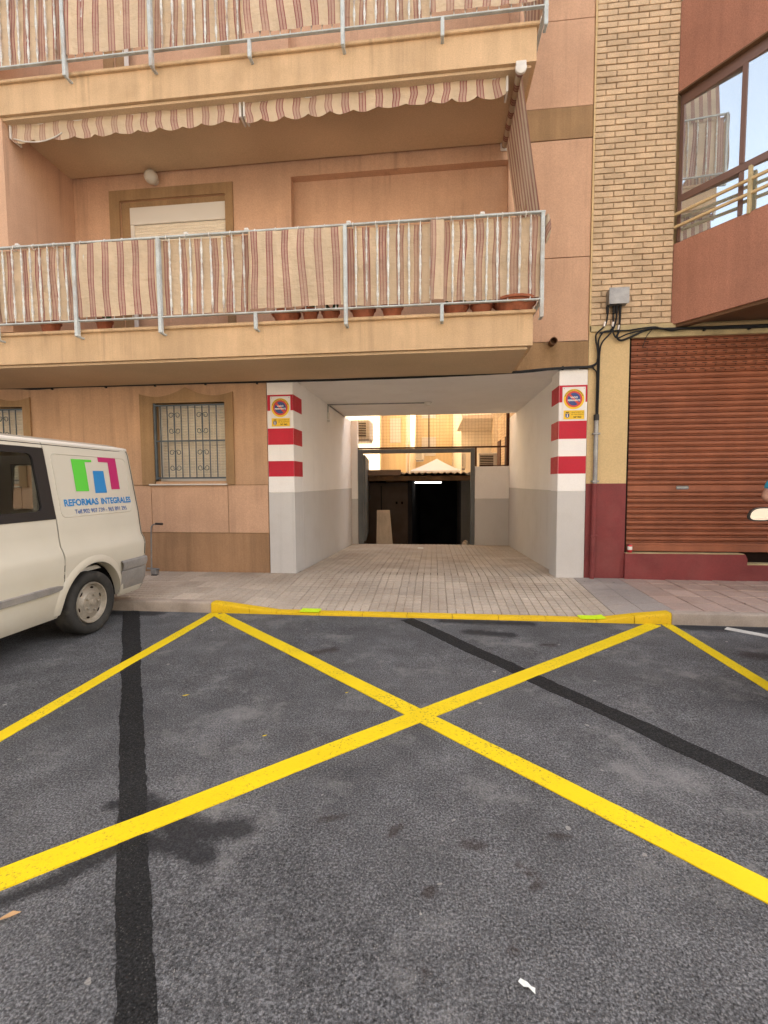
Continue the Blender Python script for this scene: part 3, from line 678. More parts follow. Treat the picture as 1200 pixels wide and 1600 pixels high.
# ================================================================== BRICK BUILDING ON THE RIGHT
def build_brick_building():
    bd = thing('brick_building', (4, FY, 0), 'ochre and brick building with roller shutter and brown canted bay', 'building')
    MB().box(2.095, 14, FY + .12, 11.2, 3.45, TOP).build('core_wall', 'cream', bd)
    MB().box(2.095, 2.60, FY + .10, 8, -.3, 3.5).build('core_wall', 'cream', bd)
    MB().box(5.4, 14, FY + .05, 11.2, -.3, 3.5).build('core_wall', 'cream', bd)
    # brick pier with individual bricks
    pr = MB().box(2.100, 3.14, FY + .009, FY + .12, 3.60, 12).build('brick_pier', 'mortar', bd)
    MB().box(2.089, 2.112, FY - .02, FY + .06, 3.5, 12).build('corner_strip', 'cream', bd)
    bw, bh, pw, ph = .2435, .0625, .2575, .0757
    full = MB().cbox(-bw / 2, bw / 2, -.012, .03, -bh / 2, bh / 2, .003).mesh('brick', 'brick')
    half = MB().cbox(-.0575, .0575, -.012, .03, -bh / 2, bh / 2, .003).mesh('brick', 'brick')
    for r in range(57):
        z = 3.645 + ph * r
        if r % 2 == 0: xs = [(2.115 + bw / 2 + pw * i, full) for i in range(4)]
        else: xs = [(2.115 + .0575, half)] + [(2.115 + .129 + bw / 2 + pw * i, full) for i in range(3)] + [(3.132 - .0575, half)]
        for x, me in xs:
            inst('brick', me, (x + random.uniform(-.003, .003), FY + random.uniform(-.002, .003), z + random.uniform(-.0015, .0015)), pr, (0, random.uniform(-.008, .008), 0))
    # shop front
    MB().box(2.095, 3.2, FY - .02, FY + .1, 3.525, 3.60).build('ledge', 'creamdirty', bd)
    MB().box(2.62, 14, FY - .004, FY + .1, 3.43, 3.528).build('lintel', 'creamdirty', bd)
    MB().box(2.095, 2.625, FY, FY + .10, 1.47, 3.522).build('cream_wall', 'cream', bd)
    mw = MB(); mw.box(2.095, 2.625, FY - .004, FY + .1, -.1, 1.47); mw.build('maroon_wall', 'maroon', bd)
    pb = MB(); prof = [(2.622, -.05), (4.19, -.05), (4.19, .44), (4.16, .505), (2.622, .505)]
    pb.prism(prof, 'y', FY - .045, FY + .08); pb.prism([(4.19, -.05), (8, -.05), (8, .36), (4.19, .36)], 'y', FY - .03, FY + .08)
    pb.build('plinth_step', 'maroon', bd)
    MB().box(2.63, 4.15, FY - .043, FY + .09, .5045, .512).build('threshold', 'creamdirty', bd)
    MB().box(4.2, 8, FY - .028, FY + .09, .3605, .38).build('threshold', 'creamdirty', bd)
    # roller shutter
    sy = FY + .06
    sh = MB(); sh.box(2.624, 2.655, sy - .04, sy + .05, .505, 3.43); sh.box(2.6, 5.6, sy + .05, sy + .06, -.1, 3.5)
    so_ = sh.build('roller_shutter', 'slot', bd)
    ph = .0765
    prof = [(sy + .040, 0), (sy - .016, -.001), (sy - .017, -.007), (sy + .016, -.010), (sy + .014, -.014), (sy - .003, -.019), (sy - .010, -.032), (sy - .010, -.048), (sy - .002, -.062), (sy + .014, -.071), (sy + .018, -.0755), (sy + .040, -.0755)]
    me = MB().prism(prof, 'x', 2.66, 5.5).mesh('slat', 'shutter', smooth=35)
    flat = MB().cbox(2.66, 5.5, sy - .008, sy + .03, -.085, -.002, .006).mesh('slat', 'shutter')
    zi = 3.43; k = 0
    while zi > .64:
        if abs(zi - 1.455) < .038: inst('slat', flat, (0, 0, zi), None).parent = so_; o = COL.objects[-1]; o.location = Vector((0, 0, zi)) - ORG[so_.name]; zi -= .088; continue
        if zi < .60: break
        o = inst('slat', me, (0, 0, 0)); o.parent = so_; o.location = Vector((0, 0, zi)) - ORG[so_.name]
        if zi > 2.98:                       # perforated upper slats
            q = MB()
            for i in range(20): xx = 2.80 + .125 * i + (.0 if k % 2 else .03); q.cbox(xx, xx + .06, sy - .0125, sy - .004, zi - .046, zi - .034, .002)
            for i in range(20): xx = 2.745 + .125 * i; q.cbox(xx, xx + .014, sy - .006, sy + .02, zi - .072, zi - .056, .002)
            q.build('slot', 'rust', so_, kind='stuff')
        k += 1; zi -= ph
    b = MB().cbox(2.66, 5.5, sy - .012, sy + .03, .525, .61, .006).build('bottom_rail', 'shutter', so_)
    MB().cbox(3.30, 3.46, sy - .012, sy - .006, 1.385, 1.435, .012).build('lock_plate', 'steel', so_)
    # canted brown bay: runs out of the facade at (.6,-.8), then parallel to it
    O = Vector((3.14, FY, 0)); e = Vector((.6, -.8, 0)); nn = Vector((-.8, -.6, 0))
    def bay(s0, s1, d0, d1, z0, z1, name, m, parent=bd, c=0):
        q = MB(); (q.cbox(s0, s1, d0, d1, z0, z1, c) if c else q.box(s0, s1, d0, d1, z0, z1))
        q.xf(lambda p: O + e * p.x - nn * p.y + Vector((0, 0, p.z))); return q.build(name, m, parent)
    L = 1.65; E_ = O + e * L
    by = bay(0, L, .0, .12, 3.58, 4.62, 'bay_parapet', 'brown')
    bay(0, L, .0, .12, 6.52, 7.62, 'bay_parapet', 'brown'); bay(0, L, .02, .12, 9.6, TOP, 'bay_upper', 'brown')
    bay(0, L, .03, .14, 3.54, 3.58, 'edge_beam', 'browndk'); bay(0, L, -.006, .14, 6.50, 6.52, 'edge_beam', 'browndk')
    bay(0, L, .02, .12, 7.62, 9.6, 'bay_window', 'pane')
    b2 = MB()
    for z0, z1 in ((3.58, 4.62), (6.52, 7.62), (9.6, TOP)): b2.box(E_.x - .01, 14, E_.y - .005, E_.y + .12, z0, z1)
    b2.build('bay_front', 'brown', bd)
    MB().prism([(3.14, FY), (E_.x, E_.y + .01), (14, E_.y + .01), (14, FY)], 'z', 3.60, 3.70).build('bay_floor', 'browndk', bd)
    MB().prism([(3.20, FY), (E_.x + .1, E_.y + .1), (14, E_.y + .1), (14, FY)], 'z', 6.55, 6.7).build('bay_floor', 'browndk', bd)
    MB().box(E_.x, 14, E_.y + .05, E_.y + .07, 4.62, 6.5).build('bay_front_window', 'pane', bd)
    # glazing
    fr = bay(0.0, L, .075, .12, 4.62, 4.66, 'bay_window', 'bronze')
    for s0, s1, d0, d1, z0, z1 in ((.0, L, .06, .12, 5.16, 5.25), (.0, L, .06, .12, 6.37, 6.50), (.0, .05, .061, .12, 4.66, 5.16), (.0, .05, .061, .12, 5.25, 6.37), (.69, .745, .055, .12, 5.25, 6.37), (.69, .745, .065, .12, 4.66, 5.16), (1.5, L, .061, .12, 4.66, 6.37)):
        bay(s0, s1, d0, d1, z0, z1, 'frame', 'bronze', fr, .004)
    for s0, s1, z0, z1 in ((.05, .69, 5.25, 6.37), (.745, 1.5, 5.25, 6.37), (.05, .69, 4.66, 5.16), (.745, 1.5, 4.66, 5.16)):
        q = MB().box(s0 - .01, s1 + .01, 0, .004, z0 - .01, z1 + .01)
        q.xf(lambda p: O + e * p.x - nn * (p.y + .072 + (p.x - s0) * math.tan(R(4.0))) + Vector((0, 0, p.z))).build('pane', 'pane', fr)
    rl = bay(.82, .855, -.02, .03, 4.6, 5.14, 'bay_rail', 'creamdirty', bd, .004)
    for z0 in (4.815, 4.975): bay(.0, L, -.015, .02, z0, z0 + .032, 'bar', 'cream', rl, .004)
    return bd
build_brick_building()

# ================================================================== COURTYARD AND GATE
def build_gate():
    gy = 11.5
    g = thing('steel_gate', (-.45, gy, -.05), 'grey steel gate frame with its single leaf swung open inwards', 'gate')
    b = MB(); b.cbox(-1.90, -1.77, gy - .04, gy + .04, -.1, 2.33, .004); b.cbox(.885, .985, gy - .04, gy + .04, -.1, 2.33, .004); b.cbox(-1.77, .885, gy - .038, gy + .038, 2.225, 2.328, .004)
    b.build('frame', 'gate', g)
    a = R(96); o = Vector((-1.755, gy + .05, 0)); dx = Vector((math.cos(a), math.sin(a), 0)); dn = Vector((math.sin(a), -math.cos(a), 0))
    def lf(q, name, m, parent): return q.xf(lambda p: o + dx * p.x + dn * p.y + Vector((0, 0, p.z))).build(name, m, parent)
    leaf = lf(MB().cbox(0, 2.55, -.02, .02, .02, 2.20, .004), 'gate_leaf', 'gate', g)
    for i in range(14): lf(MB().prism([(.02 + .18 * i, .02), (.05 + .18 * i, .034), (.15 + .18 * i, .034), (.18 + .18 * i, .02)], 'z', .03, 2.19), 'leaf_rib', 'gate', leaf)
    lf(MB().cbox(2.40, 2.50, .034, .07, 1.0, 1.12, .006), 'lock', 'gate', leaf)
    # parapet and pier beside the gate belong to the building
    for x0, x1, y0, y1, z1 in ((-2.06, -1.905, 11.42, 11.62, 3.05), (.99, 1.80, 11.42, 11.6, 1.88)):
        p = MB().cbox(x0, x1, y0, y1, 1.10, z1, .006).build('gate_wall', 'white', apt)
        MB().cbox(x0, x1, y0 - .001, y1, -.12, 1.10, .006).build('grey_dado', 'grey', p)
    f = thing('wire_screen', (0, 11.5, 2.34), 'rusty framed wire mesh screen above the garage gate', 'screen')
    b = MB(); b.box(-1.92, 1.78, 11.46, 11.50, 2.335, 2.375).build('rail', 'rust', f)
    MB().box(-.145, -.115, 11.46, 11.49, 2.376, 3.2).build('mullion', 'rust', f); MB().box(1.73, 1.80, 11.44, 11.51, 1.89, 3.3).build('post', 'rust', f); MB().box(.99, 1.03, 11.46, 11.50, 1.885, 2.334).build('post', 'rust', f)
    MB().box(1.10, 1.74, 11.46, 11.49, 1.888, 1.91).build('rail', 'rust', f)
    m = MB()
    for i in range(47): x = -1.88 + .0775 * i; m.box(x - .0013, x + .0013, 11.478, 11.481, 2.376, 3.4)
    for i in range(12): z = 2.42 + .0775 * i; m.box(-1.92, 1.73, 11.475, 11.478, z - .0013, z + .0013)
    m.build('wire_mesh', 'timber', f, kind='stuff')
build_gate()

def build_courtyard():
    T = 8.0
    lb = thing('courtyard_building', (-4, 16, -2), 'yellow rendered building on the left side of the sunlit courtyard', 'building')
    MB().box(-9, -2.35, 11.62, 21, -3, T).build('wall', 'ybuild', lb)
    MB().box(-9, -1.15, 21.01, 30, -3, T).build('wall', 'ybuild', lb)
    for z in (4.4,): MB().cbox(-2.36, -2.30, 14.5, 15.6, z - .5, z + .8, .01).build('window', 'frame', lb)
    for x, r in ((-1.08, .05), (-.95, .035)): MB().tube([(x - .15, 20.9, -2), (x - .15, 20.9, T)], r, 8).build('drainpipe', 'pbuild', lb, 60)
    MB().cbox(-2.0, -1.5, 20.97, 21.005, 3.3, 4.4, .01).build('window', 'frame', lb)
    fb = thing('courtyard_building', (0, 31, -2), 'bright cream building closing the far end of the courtyard', 'building')
    MB().box(-9, 9, 30.02, 33, -3, T).build('wall', 'ybuild', fb)
    for z in (3.2, 5.6): MB().cbox(-.8, .1, 29.98, 30.03, z, z + 1.2, .01).build('window', 'frame', fb)
    rb = thing('courtyard_building', (4, 24, -2), 'pale rendered building with overhanging slab on the right of the courtyard', 'building')
    MB().box(1.15, 9, 20.0, 30, -3, 6.2).build('wall', 'pbuild', rb)
    MB().box(2.4, 9, 16.6, 19.99, -3, 5.4).build('wall', 'pbuild', rb)
    MB().cbox(.95, 2.39, 16.2, 19.98, 3.66, 3.80, .01).build('balcony_slab', 'pbuild', rb)
    nb = thing('courtyard_brick_wall', (2.5, 14, -1), 'brick wall with dark shuttered windows behind the wire screen', 'wall')
    MB().box(1.99, 3.4, 11.7, 16.58, -3, 8.6).build('wall', 'mortar', nb)  # unseen top raised to block direct sun from the passage
    me = MB().cbox(-.012, .02, -.118, .118, -.033, .033, .003).mesh('brick', 'brick')
    for r in range(20):
        for c in range(12):
            y = 11.86 + .25 * c + (.125 if r % 2 else 0); z = 1.95 + .078 * r
            inst('brick', me, (1.99, y, z), nb)
    for y0, z0, z1 in ((12.55, 1.9, 2.75), (14.1, 1.9, 2.75)): MB().cbox(1.955, 1.985, y0, y0 + .7, z0, z1, .005).build('shutter', 'rust', nb)
    # lean-to garage below
    sh = thing('garage_shed', (-.3, 13.5, -1), 'dark lean-to garage under a corrugated sheet roof', 'shed')
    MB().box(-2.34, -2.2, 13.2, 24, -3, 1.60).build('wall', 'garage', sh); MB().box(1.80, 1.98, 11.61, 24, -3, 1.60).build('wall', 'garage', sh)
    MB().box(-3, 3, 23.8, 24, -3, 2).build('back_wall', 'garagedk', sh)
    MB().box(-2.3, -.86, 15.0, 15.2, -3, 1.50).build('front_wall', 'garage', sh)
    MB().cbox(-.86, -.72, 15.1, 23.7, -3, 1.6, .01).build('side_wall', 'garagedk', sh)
    MB().cbox(-2.3, 1.8, 13.30, 13.48, 1.55, 1.69, .008).build('beam', 'timber', sh)
    for x in (-1.6, -.9, -.2, .5, 1.2): MB().cbox(x - .04, x + .04, 13.2, 24, 1.62, 1.70, .005).build('rafter', 'timber', sh)
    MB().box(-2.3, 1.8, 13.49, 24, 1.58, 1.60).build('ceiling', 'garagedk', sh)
    rows = []
    for yy in (13.05, 24): rows.append([(-.95 + .0225 * i, yy, 1.765 + .022 * math.cos(.0225 * i * 2 * math.pi / .177)) for i in range(123)])
    rows2 = [[(p[0], p[1], p[2] - .012) for p in r] for r in rows]
    b = MB(); b.grid(rows); b.grid(rows2); b.grid([rows[0], rows2[0]]); b.build('corrugated_roof', 'fibre', sh, 60)
    MB().box(-2.34, -.93, 13.0, 24, 1.76, 1.80).build('flat_roof', 'fibre', sh); MB().cbox(-2.34, -.93, 12.96, 13.0, 1.70, 1.86, .005).build('fascia', 'garage', sh)
    MB().tube([(-1.72, 14.98, -.5), (-1.72, 14.98, 1.2), (-1.72, 14.98, 1.4)], .02, 6).build('pipe', 'garagedk', sh)
    for x in (-1.22, -1.04): MB().cbox(x - .03, x + .03, 14.985, 15.0, .80, .88, .004).build('switch', 'slot', sh)
    tl = thing('tube_light', (-.2, 17, 1.5), 'lit fluorescent tube hanging under the garage roof', 'lamp')
    MB().cbox(-.72, .28, 16.95, 17.03, 1.52, 1.56, .005).build('housing', 'acwhite', tl); MB().tube([(-.70, 16.99, 1.495), (.26, 16.99, 1.495)], .016, 10).build('tube', 'tube', tl, 60)
    MB().prism([(-1.60, -.45), (-1.12, -.45), (-1.24, .73), (-1.60, .73)], 'y', 12.62, 12.66).xf(lambda p: (p.x, p.y + (p.z + .45) * .18, p.z)).build('wood_board', 'board', None, label='pale wooden board leaning behind the open gate leaf', cat='board', org=(-1.35, 12.7, -.45))
    def pyramid():
        t = thing('canopy', (.05, 22, 1.8), 'white pyramid shaped canopy roof above the garage', 'canopy')
        q = MB(); n = 10
        for (a, c) in (((-1.2, 21), (1.3, 21)), ((1.3, 21), (1.3, 23)), ((1.3, 23), (-1.2, 23)), ((-1.2, 23), (-1.2, 21))):
            rows = []
            for i in range(n + 1):
                k = i / n; z = 2.03 + .58 * (k ** 1.25); rows.append([((a[0] + (c[0] - a[0]) * t_) * (1 - k) + .12 * k, (a[1] + (c[1] - a[1]) * t_) * (1 - k) + 22 * k, z) for t_ in (0, .5, 1)])
            q.grid(rows)
        q.build('roof', 'tent', t, 30)
        MB().box(-1.2, 1.3, 20.995, 21.0, 1.93, 2.03).build('valance', 'tent', t)
        for x, y in ((-1.15, 21.05), (1.25, 21.05), (1.25, 22.95), (-1.15, 22.95)): MB().tube([(x, y, 1.77), (x, y, 2.03)], .02, 6).build('post', 'steel', t)
    pyramid()
    def ac(x0, x1, y0, y1, z0, z1, face, label):
        u = thing('air_conditioner', ((x0 + x1) / 2, (y0 + y1) / 2, z0), label, 'air conditioner', 'air conditioners in the courtyard')
        MB().cbox(x0, x1, y0, y1, z0, z1, .015).build('casing', 'acwhite', u)
        g_ = MB(); n = 9
        if face == 'y': MB().box(x0 + .04, x1 - .1, y0 - .004, y0 + .002, z0 + .06, z1 - .06).build('fan_recess', 'slot', u)
        else: MB().box(x1 - .002, x1 + .004, y0 + .04, y1 - .1, z0 + .06, z1 - .06).build('fan_recess', 'slot', u)
        for i in range(n):
            z = z0 + .08 + (z1 - z0 - .16) * i / (n - 1)
            if face == 'y': MB().box(x0 + .04, x1 - .1, y0 - .012, y0 - .006, z - .008, z + .008).build('grille_slat', 'acwhite', u)
            else: MB().box(x1 + .006, x1 + .012, y0 + .04, y1 - .1, z - .008, z + .008).build('grille_slat', 'acwhite', u)
        MB().box(x0 + .03, x1 - .03, y0 + .03, y1 - .03, z0 - .06, z0 - .001).build('bracket', 'steel', u)
    ac(-2.34, -1.80, 12.9, 13.7, 2.72, 3.26, 'y', 'large air conditioner mounted high on the left courtyard wall')
    ac(-.83, -.45, 20.5, 20.95, 2.5, 2.85, 'y', 'small far air conditioner above the corrugated roof')
    ac(1.22, 1.72, 13.0, 13.35, 1.78, 2.30, 'y', 'air conditioner behind the parapet beside the gate')
    ac(.98, 1.14, 17.0, 17.5, 2.0, 2.55, 'y', 'air conditioner on the right courtyard wall past the gate')
    MB().box(.9, 1.99, 12.6, 16.5, 1.70, 1.755).build('roof_ledge', 'concrete', sh)
build_courtyard()

bg_ = MB(); rr_ = [(.0, .0), (.07, .0), (.095, .05), (.085, .10), (.04, .14), (.055, .17), (.0, .165)]
bg_.lathe(rr_, (.82, 12.25, -.20), 'z', 14).xf(lambda p: (p.x + .012 * nz(p.y * 20, p.z * 20), p.y + .012 * nz(p.x * 20, p.z * 20), p.z)).build('plastic_bag', 'board', None, 60, 'small pale tied bag at the right foot of the gate frame', 'bag', org=(.82, 12.25, -.20))
def build_opposite():
    ob = thing('opposite_building', (0, -9, 0), 'sunlit cream apartment building across the street behind the viewer', 'building')
    MB().box(-34, 34, -16, -9.6, 0, 13).build('wall', 'opp', ob)
    for fl in range(4):
        for i in range(17):
            x = -32 + 4 * i; z = 1.2 + 3.05 * fl
            w_ = MB().cbox(x - .7, x + .7, -9.6, -9.55, z, z + 1.4, .01).build('window', 'pane', ob)
            MB().cbox(x - .8, x + .8, -9.6, -9.5, z - .08, z - .002, .01).build('sill', 'frame', w_)
    struct(MB().box(-40, 40, -9.6, -8.4, -.1, .14), 'far_pavement', 'kerbstone')
build_opposite()

# ================================================================== FIXTURES ON THE FACADES
def build_sign(x0, z0, wd, label):
    y = FY - .0165; h = .445; s = thing('no_parking_sign', (x0 + wd / 2, y, z0), label, 'sign', 'no parking signs on the striped pillars')
    MB().cbox(x0, x0 + wd, y - .003, y, z0, z0 + h, .001).build('plate', 'whitesign', s)
    cx_, cz, r = x0 + wd / 2, z0 + h - .165, .138
    def disc(rad, m, name, d, inner=None):
        if inner: q = MB().lathe([(inner, -d), (rad, -d)], (cx_, y, cz), 'y', 40, True)
        else: q = MB().lathe([(rad, -d), (0.0001, -d)], (cx_, y, cz), 'y', 40, True)
        return q.build(name, m, s)
    disc(r, 'yellowsign', 'yellow_ring', .0036, None); disc(r * .80, 'redsign', 'red_ring', .0042); disc(r * .63, 'bluesign', 'blue_disc', .0048)
    q = MB(); c45 = math.cos(R(45)); L, hw = r * .64, .015
    q.add([(cx_ + (-L * c45 - hw * c45), y - .0054, cz + (L * c45 - hw * c45)), (cx_ + (-L * c45 + hw * c45), y - .0054, cz + (L * c45 + hw * c45)), (cx_ + (L * c45 + hw * c45), y - .0054, cz + (-L * c45 + hw * c45)), (cx_ + (L * c45 - hw * c45), y - .0054, cz + (-L * c45 - hw * c45))], [(0, 1, 2, 3)])
    q.build('red_bar', 'redsign', s)
    flat = lambda ox, oz, d=.006: (lambda u, v, w_: (ox + u - w_ / 2, y - d, oz + v))
    text('VADO', .034, flat(cx_, cz + .012), 'lettering', 'whitesign', s, bold=.0012)
    text('PERMANENTE', .030, flat(cx_, cz - .026), 'lettering', 'whitesign', s, width=.165, bold=.0012)
    def arc(u, v, w_):
        a = (u - w_ / 2) / (r * .86); return (cx_ + math.sin(a) * (r * .835 + v), y - .006, cz + math.cos(a) * (r * .835 + v))
    text('PROHIBIDO ESTACIONAR', .026, arc, 'lettering', 'ink', s, width=.30)
    MB().box(x0 + .018, x0 + wd - .012, y - .0042, y - .002, z0 + .008, z0 + .128).build('yellow_plate', 'yellowsign', s)
    px = x0 + .018
    text('AJUNTAMENT DE', .02, flat(px + .185, z0 + .094), 'lettering', 'ink', s, width=.165); text('LA VILA JOIOSA', .02, flat(px + .185, z0 + .066), 'lettering', 'ink', s, width=.165)
    text('Nº 963', .034, flat(px + .185, z0 + .024), 'lettering', 'ink', s, width=.10, bold=.001)
    e_ = MB(); e_.prism([(px + .025, .085 + z0), (px + .075, .085 + z0), (px + .075, .045 + z0), (px + .05, .022 + z0), (px + .025, .045 + z0)], 'y', y - .0056, y - .0044); e_.build('crest', 'bluesign', s)
    MB().prism([(px + .044, .075 + z0), (px + .056, .075 + z0), (px + .056, .035 + z0), (px + .044, .035 + z0)], 'y', y - .0066, y - .0058).build('crest_mark', 'whitesign', s)
    MB().box(px + .03, px + .07, y - .0056, y - .0044, z0 + .095, z0 + .108).build('crest_crown', 'ink', s)
    for xx in (x0 + .02, x0 + wd - .02): MB().lathe([(.006, -.005), (.004, -.007), (0, -.007)], (xx, y, z0 + h - .02), 'y', 10).build('screw', 'steel', s)
build_sign(-2.405, 2.33, .305, 'round no parking sign on the left red striped pillar')
build_sign(1.755, 2.35, .305, 'round no parking sign on the right red striped pillar')

def cable(pts, r, label, name='wall_cable', m='black', n=8, group='black cables on the facade', clips=()):
    p = spline(pts, n); o = thing(name, p[0], label, 'cable', group)
    MB().tube(p, r, 7).build('sheath', m, o, 60)
    for c in clips: MB().cbox(c[0] - .012, c[0] + .012, c[1] - .005, FY + .02 - (0.02 if c[1] > 6 else 0), c[2] - r * 1.8, c[2] + r * 1.5, .003).build('clip', 'black', o)
    return o
y6 = FY - .030
cable([(-9, y6, 3.0), (-6.77, y6, 3.015), (-6.22, y6, 2.99), (-5.68, y6, 3.005), (-4.62, y6, 3.0), (-3.5, y6, 3.0), (-2.41, y6, 2.99), (-1.6, y6, 2.985), (-.71, y6, 2.99), (.2, y6, 3.0), (1.07, y6, 3.015), (1.45, y6, 3.04), (1.8, y6, 3.055), (2.09, y6, 3.06), (2.19, y6, 3.10), (2.205, y6, 3.16)], .016, 'long black cable running along the facade under the lower balcony', clips=[(x, y6, z) for x, z in ((-5.9, 3.0), (-5.0, 3.0), (-4.2, 3.0), (-3.4, 3.0), (-2.6, 2.99), (1.75, 3.055))])
cable([(-2.4, y6 - .02, 3.0), (-.71, y6 - .02, 2.975), (1.07, y6 - .02, 3.0), (1.58, y6 - .02, 3.03), (2.09, y6 - .015, 3.045), (2.15, y6, 3.03), (2.19, y6, 2.98), (2.20, y6, 2.85)], .009, 'thin second cable below the long black one above the passage')
yb = FY - .045
def zz(pts, y=yb): return [(a, y, c) for a, c in pts]
cable(zz([(2.31, 3.86), (2.31, 3.7), (2.28, 3.59), (2.18, 3.49), (2.17, 3.41), (2.19, 3.31), (2.2, 3.19), (2.2, 2.99), (2.195, 2.74), (2.195, 2.34)]), .011, 'leftmost cable looping from the grey junction box to the conduit')
cable(zz([(2.39, 3.86), (2.39, 3.7), (2.39, 3.6), (2.36, 3.53), (2.27, 3.51), (2.21, 3.41), (2.21, 3.29), (2.212, 3.0), (2.205, 2.34)], yb + .008), .011, 'second cable from the junction box bending left to the conduit')
cable(zz([(2.425, 3.86), (2.42, 3.66), (2.37, 3.51), (2.25, 3.37), (2.22, 3.24), (2.215, 2.99), (2.21, 2.34)], yb - .014), .011, 'third cable from the junction box sloping to the conduit')
cable(zz([(2.47, 3.86), (2.47, 3.62), (2.46, 3.5), (2.44, 3.44), (2.49, 3.39), (2.62, 3.43), (2.8, 3.51), (2.93, 3.53), (3.03, 3.52), (3.14, 3.495), (3.3, 3.51), (3.8, 3.50), (4.4, 3.495), (5.5, 3.5)]), .014, 'cable dipping below the junction box then along the shutter lintel', clips=[(3.55, yb, 3.505), (4.1, yb, 3.498)])
cable(zz([(2.37, 3.54), (2.4, 3.46), (2.45, 3.42), (2.58, 3.47), (2.82, 3.52), (2.93, 3.54), (3.14, 3.51), (4.4, 3.51), (5.5, 3.515)], yb - .012), .010, 'cable hanging in a short loop beside the shutter corner')
cable(zz([(2.22, 3.50), (2.41, 3.52), (2.59, 3.52), (2.76, 3.54), (2.93, 3.55), (3.14, 3.525), (5.5, 3.53)], yb + .008), .010, 'straight upper cable crossing the ledge above the shutter')
cable([(2.89, FY - .04, 3.52), (2.82, FY - .035, 3.43), (2.80, FY - .03, 3.36), (2.78, FY - .025, 3.30)], .005, 'thin loose cable end hanging over the shutter top')
jb = thing('junction_box', (2.43, FY - .03, 3.85), 'grey metal junction box on the brick pier with cables below', 'junction box')
MB().cbox(2.30, 2.545, FY - .135, FY - .014, 3.845, 4.045, .01).build('box', 'steel', jb)
MB().cbox(2.295, 2.55, FY - .142, FY - .136, 3.84, 4.05, .002).build('lid', 'steel', jb)
for x in (2.31, 2.39, 2.425, 2.47): MB().lathe([(.020, 0), (.020, -.03), (.015, -.10), (0, -.10)], (x, FY - .05, 3.846), 'z', 12).build('gland', 'black', jb, 50)
for x, z in ((2.285, 3.61), (2.392, 3.605), (2.468, 3.56)): MB().tube([(x - .004, FY - .046, z + .03), (x - .012, FY - .046, z - .03)], .0145, 8).build('tape', 'whitesign', jb)
cd = thing('conduit', (2.19, FY - .04, .16), 'galvanised conduit pipe painted maroon at its foot beside right pillar', 'pipe')
MB().tube([(2.20, FY - .045, 1.47), (2.20, FY - .045, 2.36)], .030, 14).build('upper_pipe', 'steel', cd, 60)
MB().tube([(2.185, FY - .045, .15), (2.195, FY - .045, 1.47)], .032, 14).build('lower_pipe', 'maroon', cd, 60)
MB().tube([(2.20, FY - .045, 2.33), (2.20, FY - .045, 2.41)], .035, 12).build('cap', 'blackplastic', cd, 60)
for z, m_ in ((2.15, 'steel'), (1.50, 'steel'), (.75, 'maroon')): MB().cbox(2.155, 2.245, FY - .08, FY - .005, z - .012, z + .012, .003).build('clamp', m_, cd)

cdx = thing('ceiling_lamp', (-.12, 8.93, 3.02), 'small round ceiling lamp fed by a conduit across the passage ceiling', 'lamp')
MB().lathe([(.07, 0), (.07, -.02), (.05, -.045), (.045, -.06), (0, -.065)], (-.12, 8.93, 3.028), 'z', 20).build('fitting', 'frame', cdx, 40)
MB().tube(spline([(-.19, 8.92, 3.012), (-1.9, 8.88, 3.012), (-2.03, 8.87, 3.005), (-2.045, 8.86, 2.93), (-2.045, 8.86, 2.86)], 6), .011, 8).build('conduit', 'steel', cdx, 60)
MB().tube([(-2.046, 9.05, 3.014), (-2.046, 10.6, 3.014)], .012, 8).build('conduit', 'steel', cdx, 60)
MB().cbox(-2.058, -2.02, 8.82, 8.90, 2.74, 2.86, .006).build('switch_box', 'frame', cdx)
MB().lathe([(.03, 0), (.028, -.03), (0, -.04)], (-2.035, 8.86, 2.72), 'z', 12).build('bulb_holder', 'frame', cdx, 50)

wl = thing('wall_lamp', (-4.1, FY - .01, 5.93), 'opal globe lamp on the balcony wall above the shuttered door', 'lamp')
MB().lathe([(.05, 0), (.05, -.02), (.035, -.03)], (-4.08, FY, 5.94), 'y', 18).build('base', 'frame', wl, 40)
MB().lathe([(.03, -.028), (.07, -.045), (.088, -.08), (.095, -.115), (.085, -.155), (.055, -.19), (0, -.203)], (-4.08, FY, 5.94), 'y', 24).build('globe', 'globe', wl, 180)

# ================================================================== CANVAS
def fabric_sheet(name, m, path, z0f, z1f, nz_, parent, fold=.006, ph=0, u0=0):
    """path: list of (x,y); sheet hangs between z0f(u) and z1f(u)"""
    rows = []; uvs = []; u = u0; pts = []
    for i, p in enumerate(path):
        if i: u += math.hypot(p[0] - path[i - 1][0], p[1] - path[i - 1][1])
        pts.append((p, u))
    for j in range(nz_ + 1):
        t = j / nz_; r = []; ru = []
        for p, uu in pts:
            z = z0f(uu) + (z1f(uu) - z0f(uu)) * t; sl = .045 * nz(uu * 1.1 + ph, t * 1.4)
            r.append((p[0] + .010 * nz(uu * 2, z * 2 + ph), p[1] + fold * nz(uu * 5 + ph, z * 1.5) + fold * .6 * nz(uu * 14, z * 4 + ph), z)); ru.append((uu + sl, z))
        rows.append(r); uvs.append(ru)
    return MB().grid(rows, uvs).build(name, m, parent, 180)
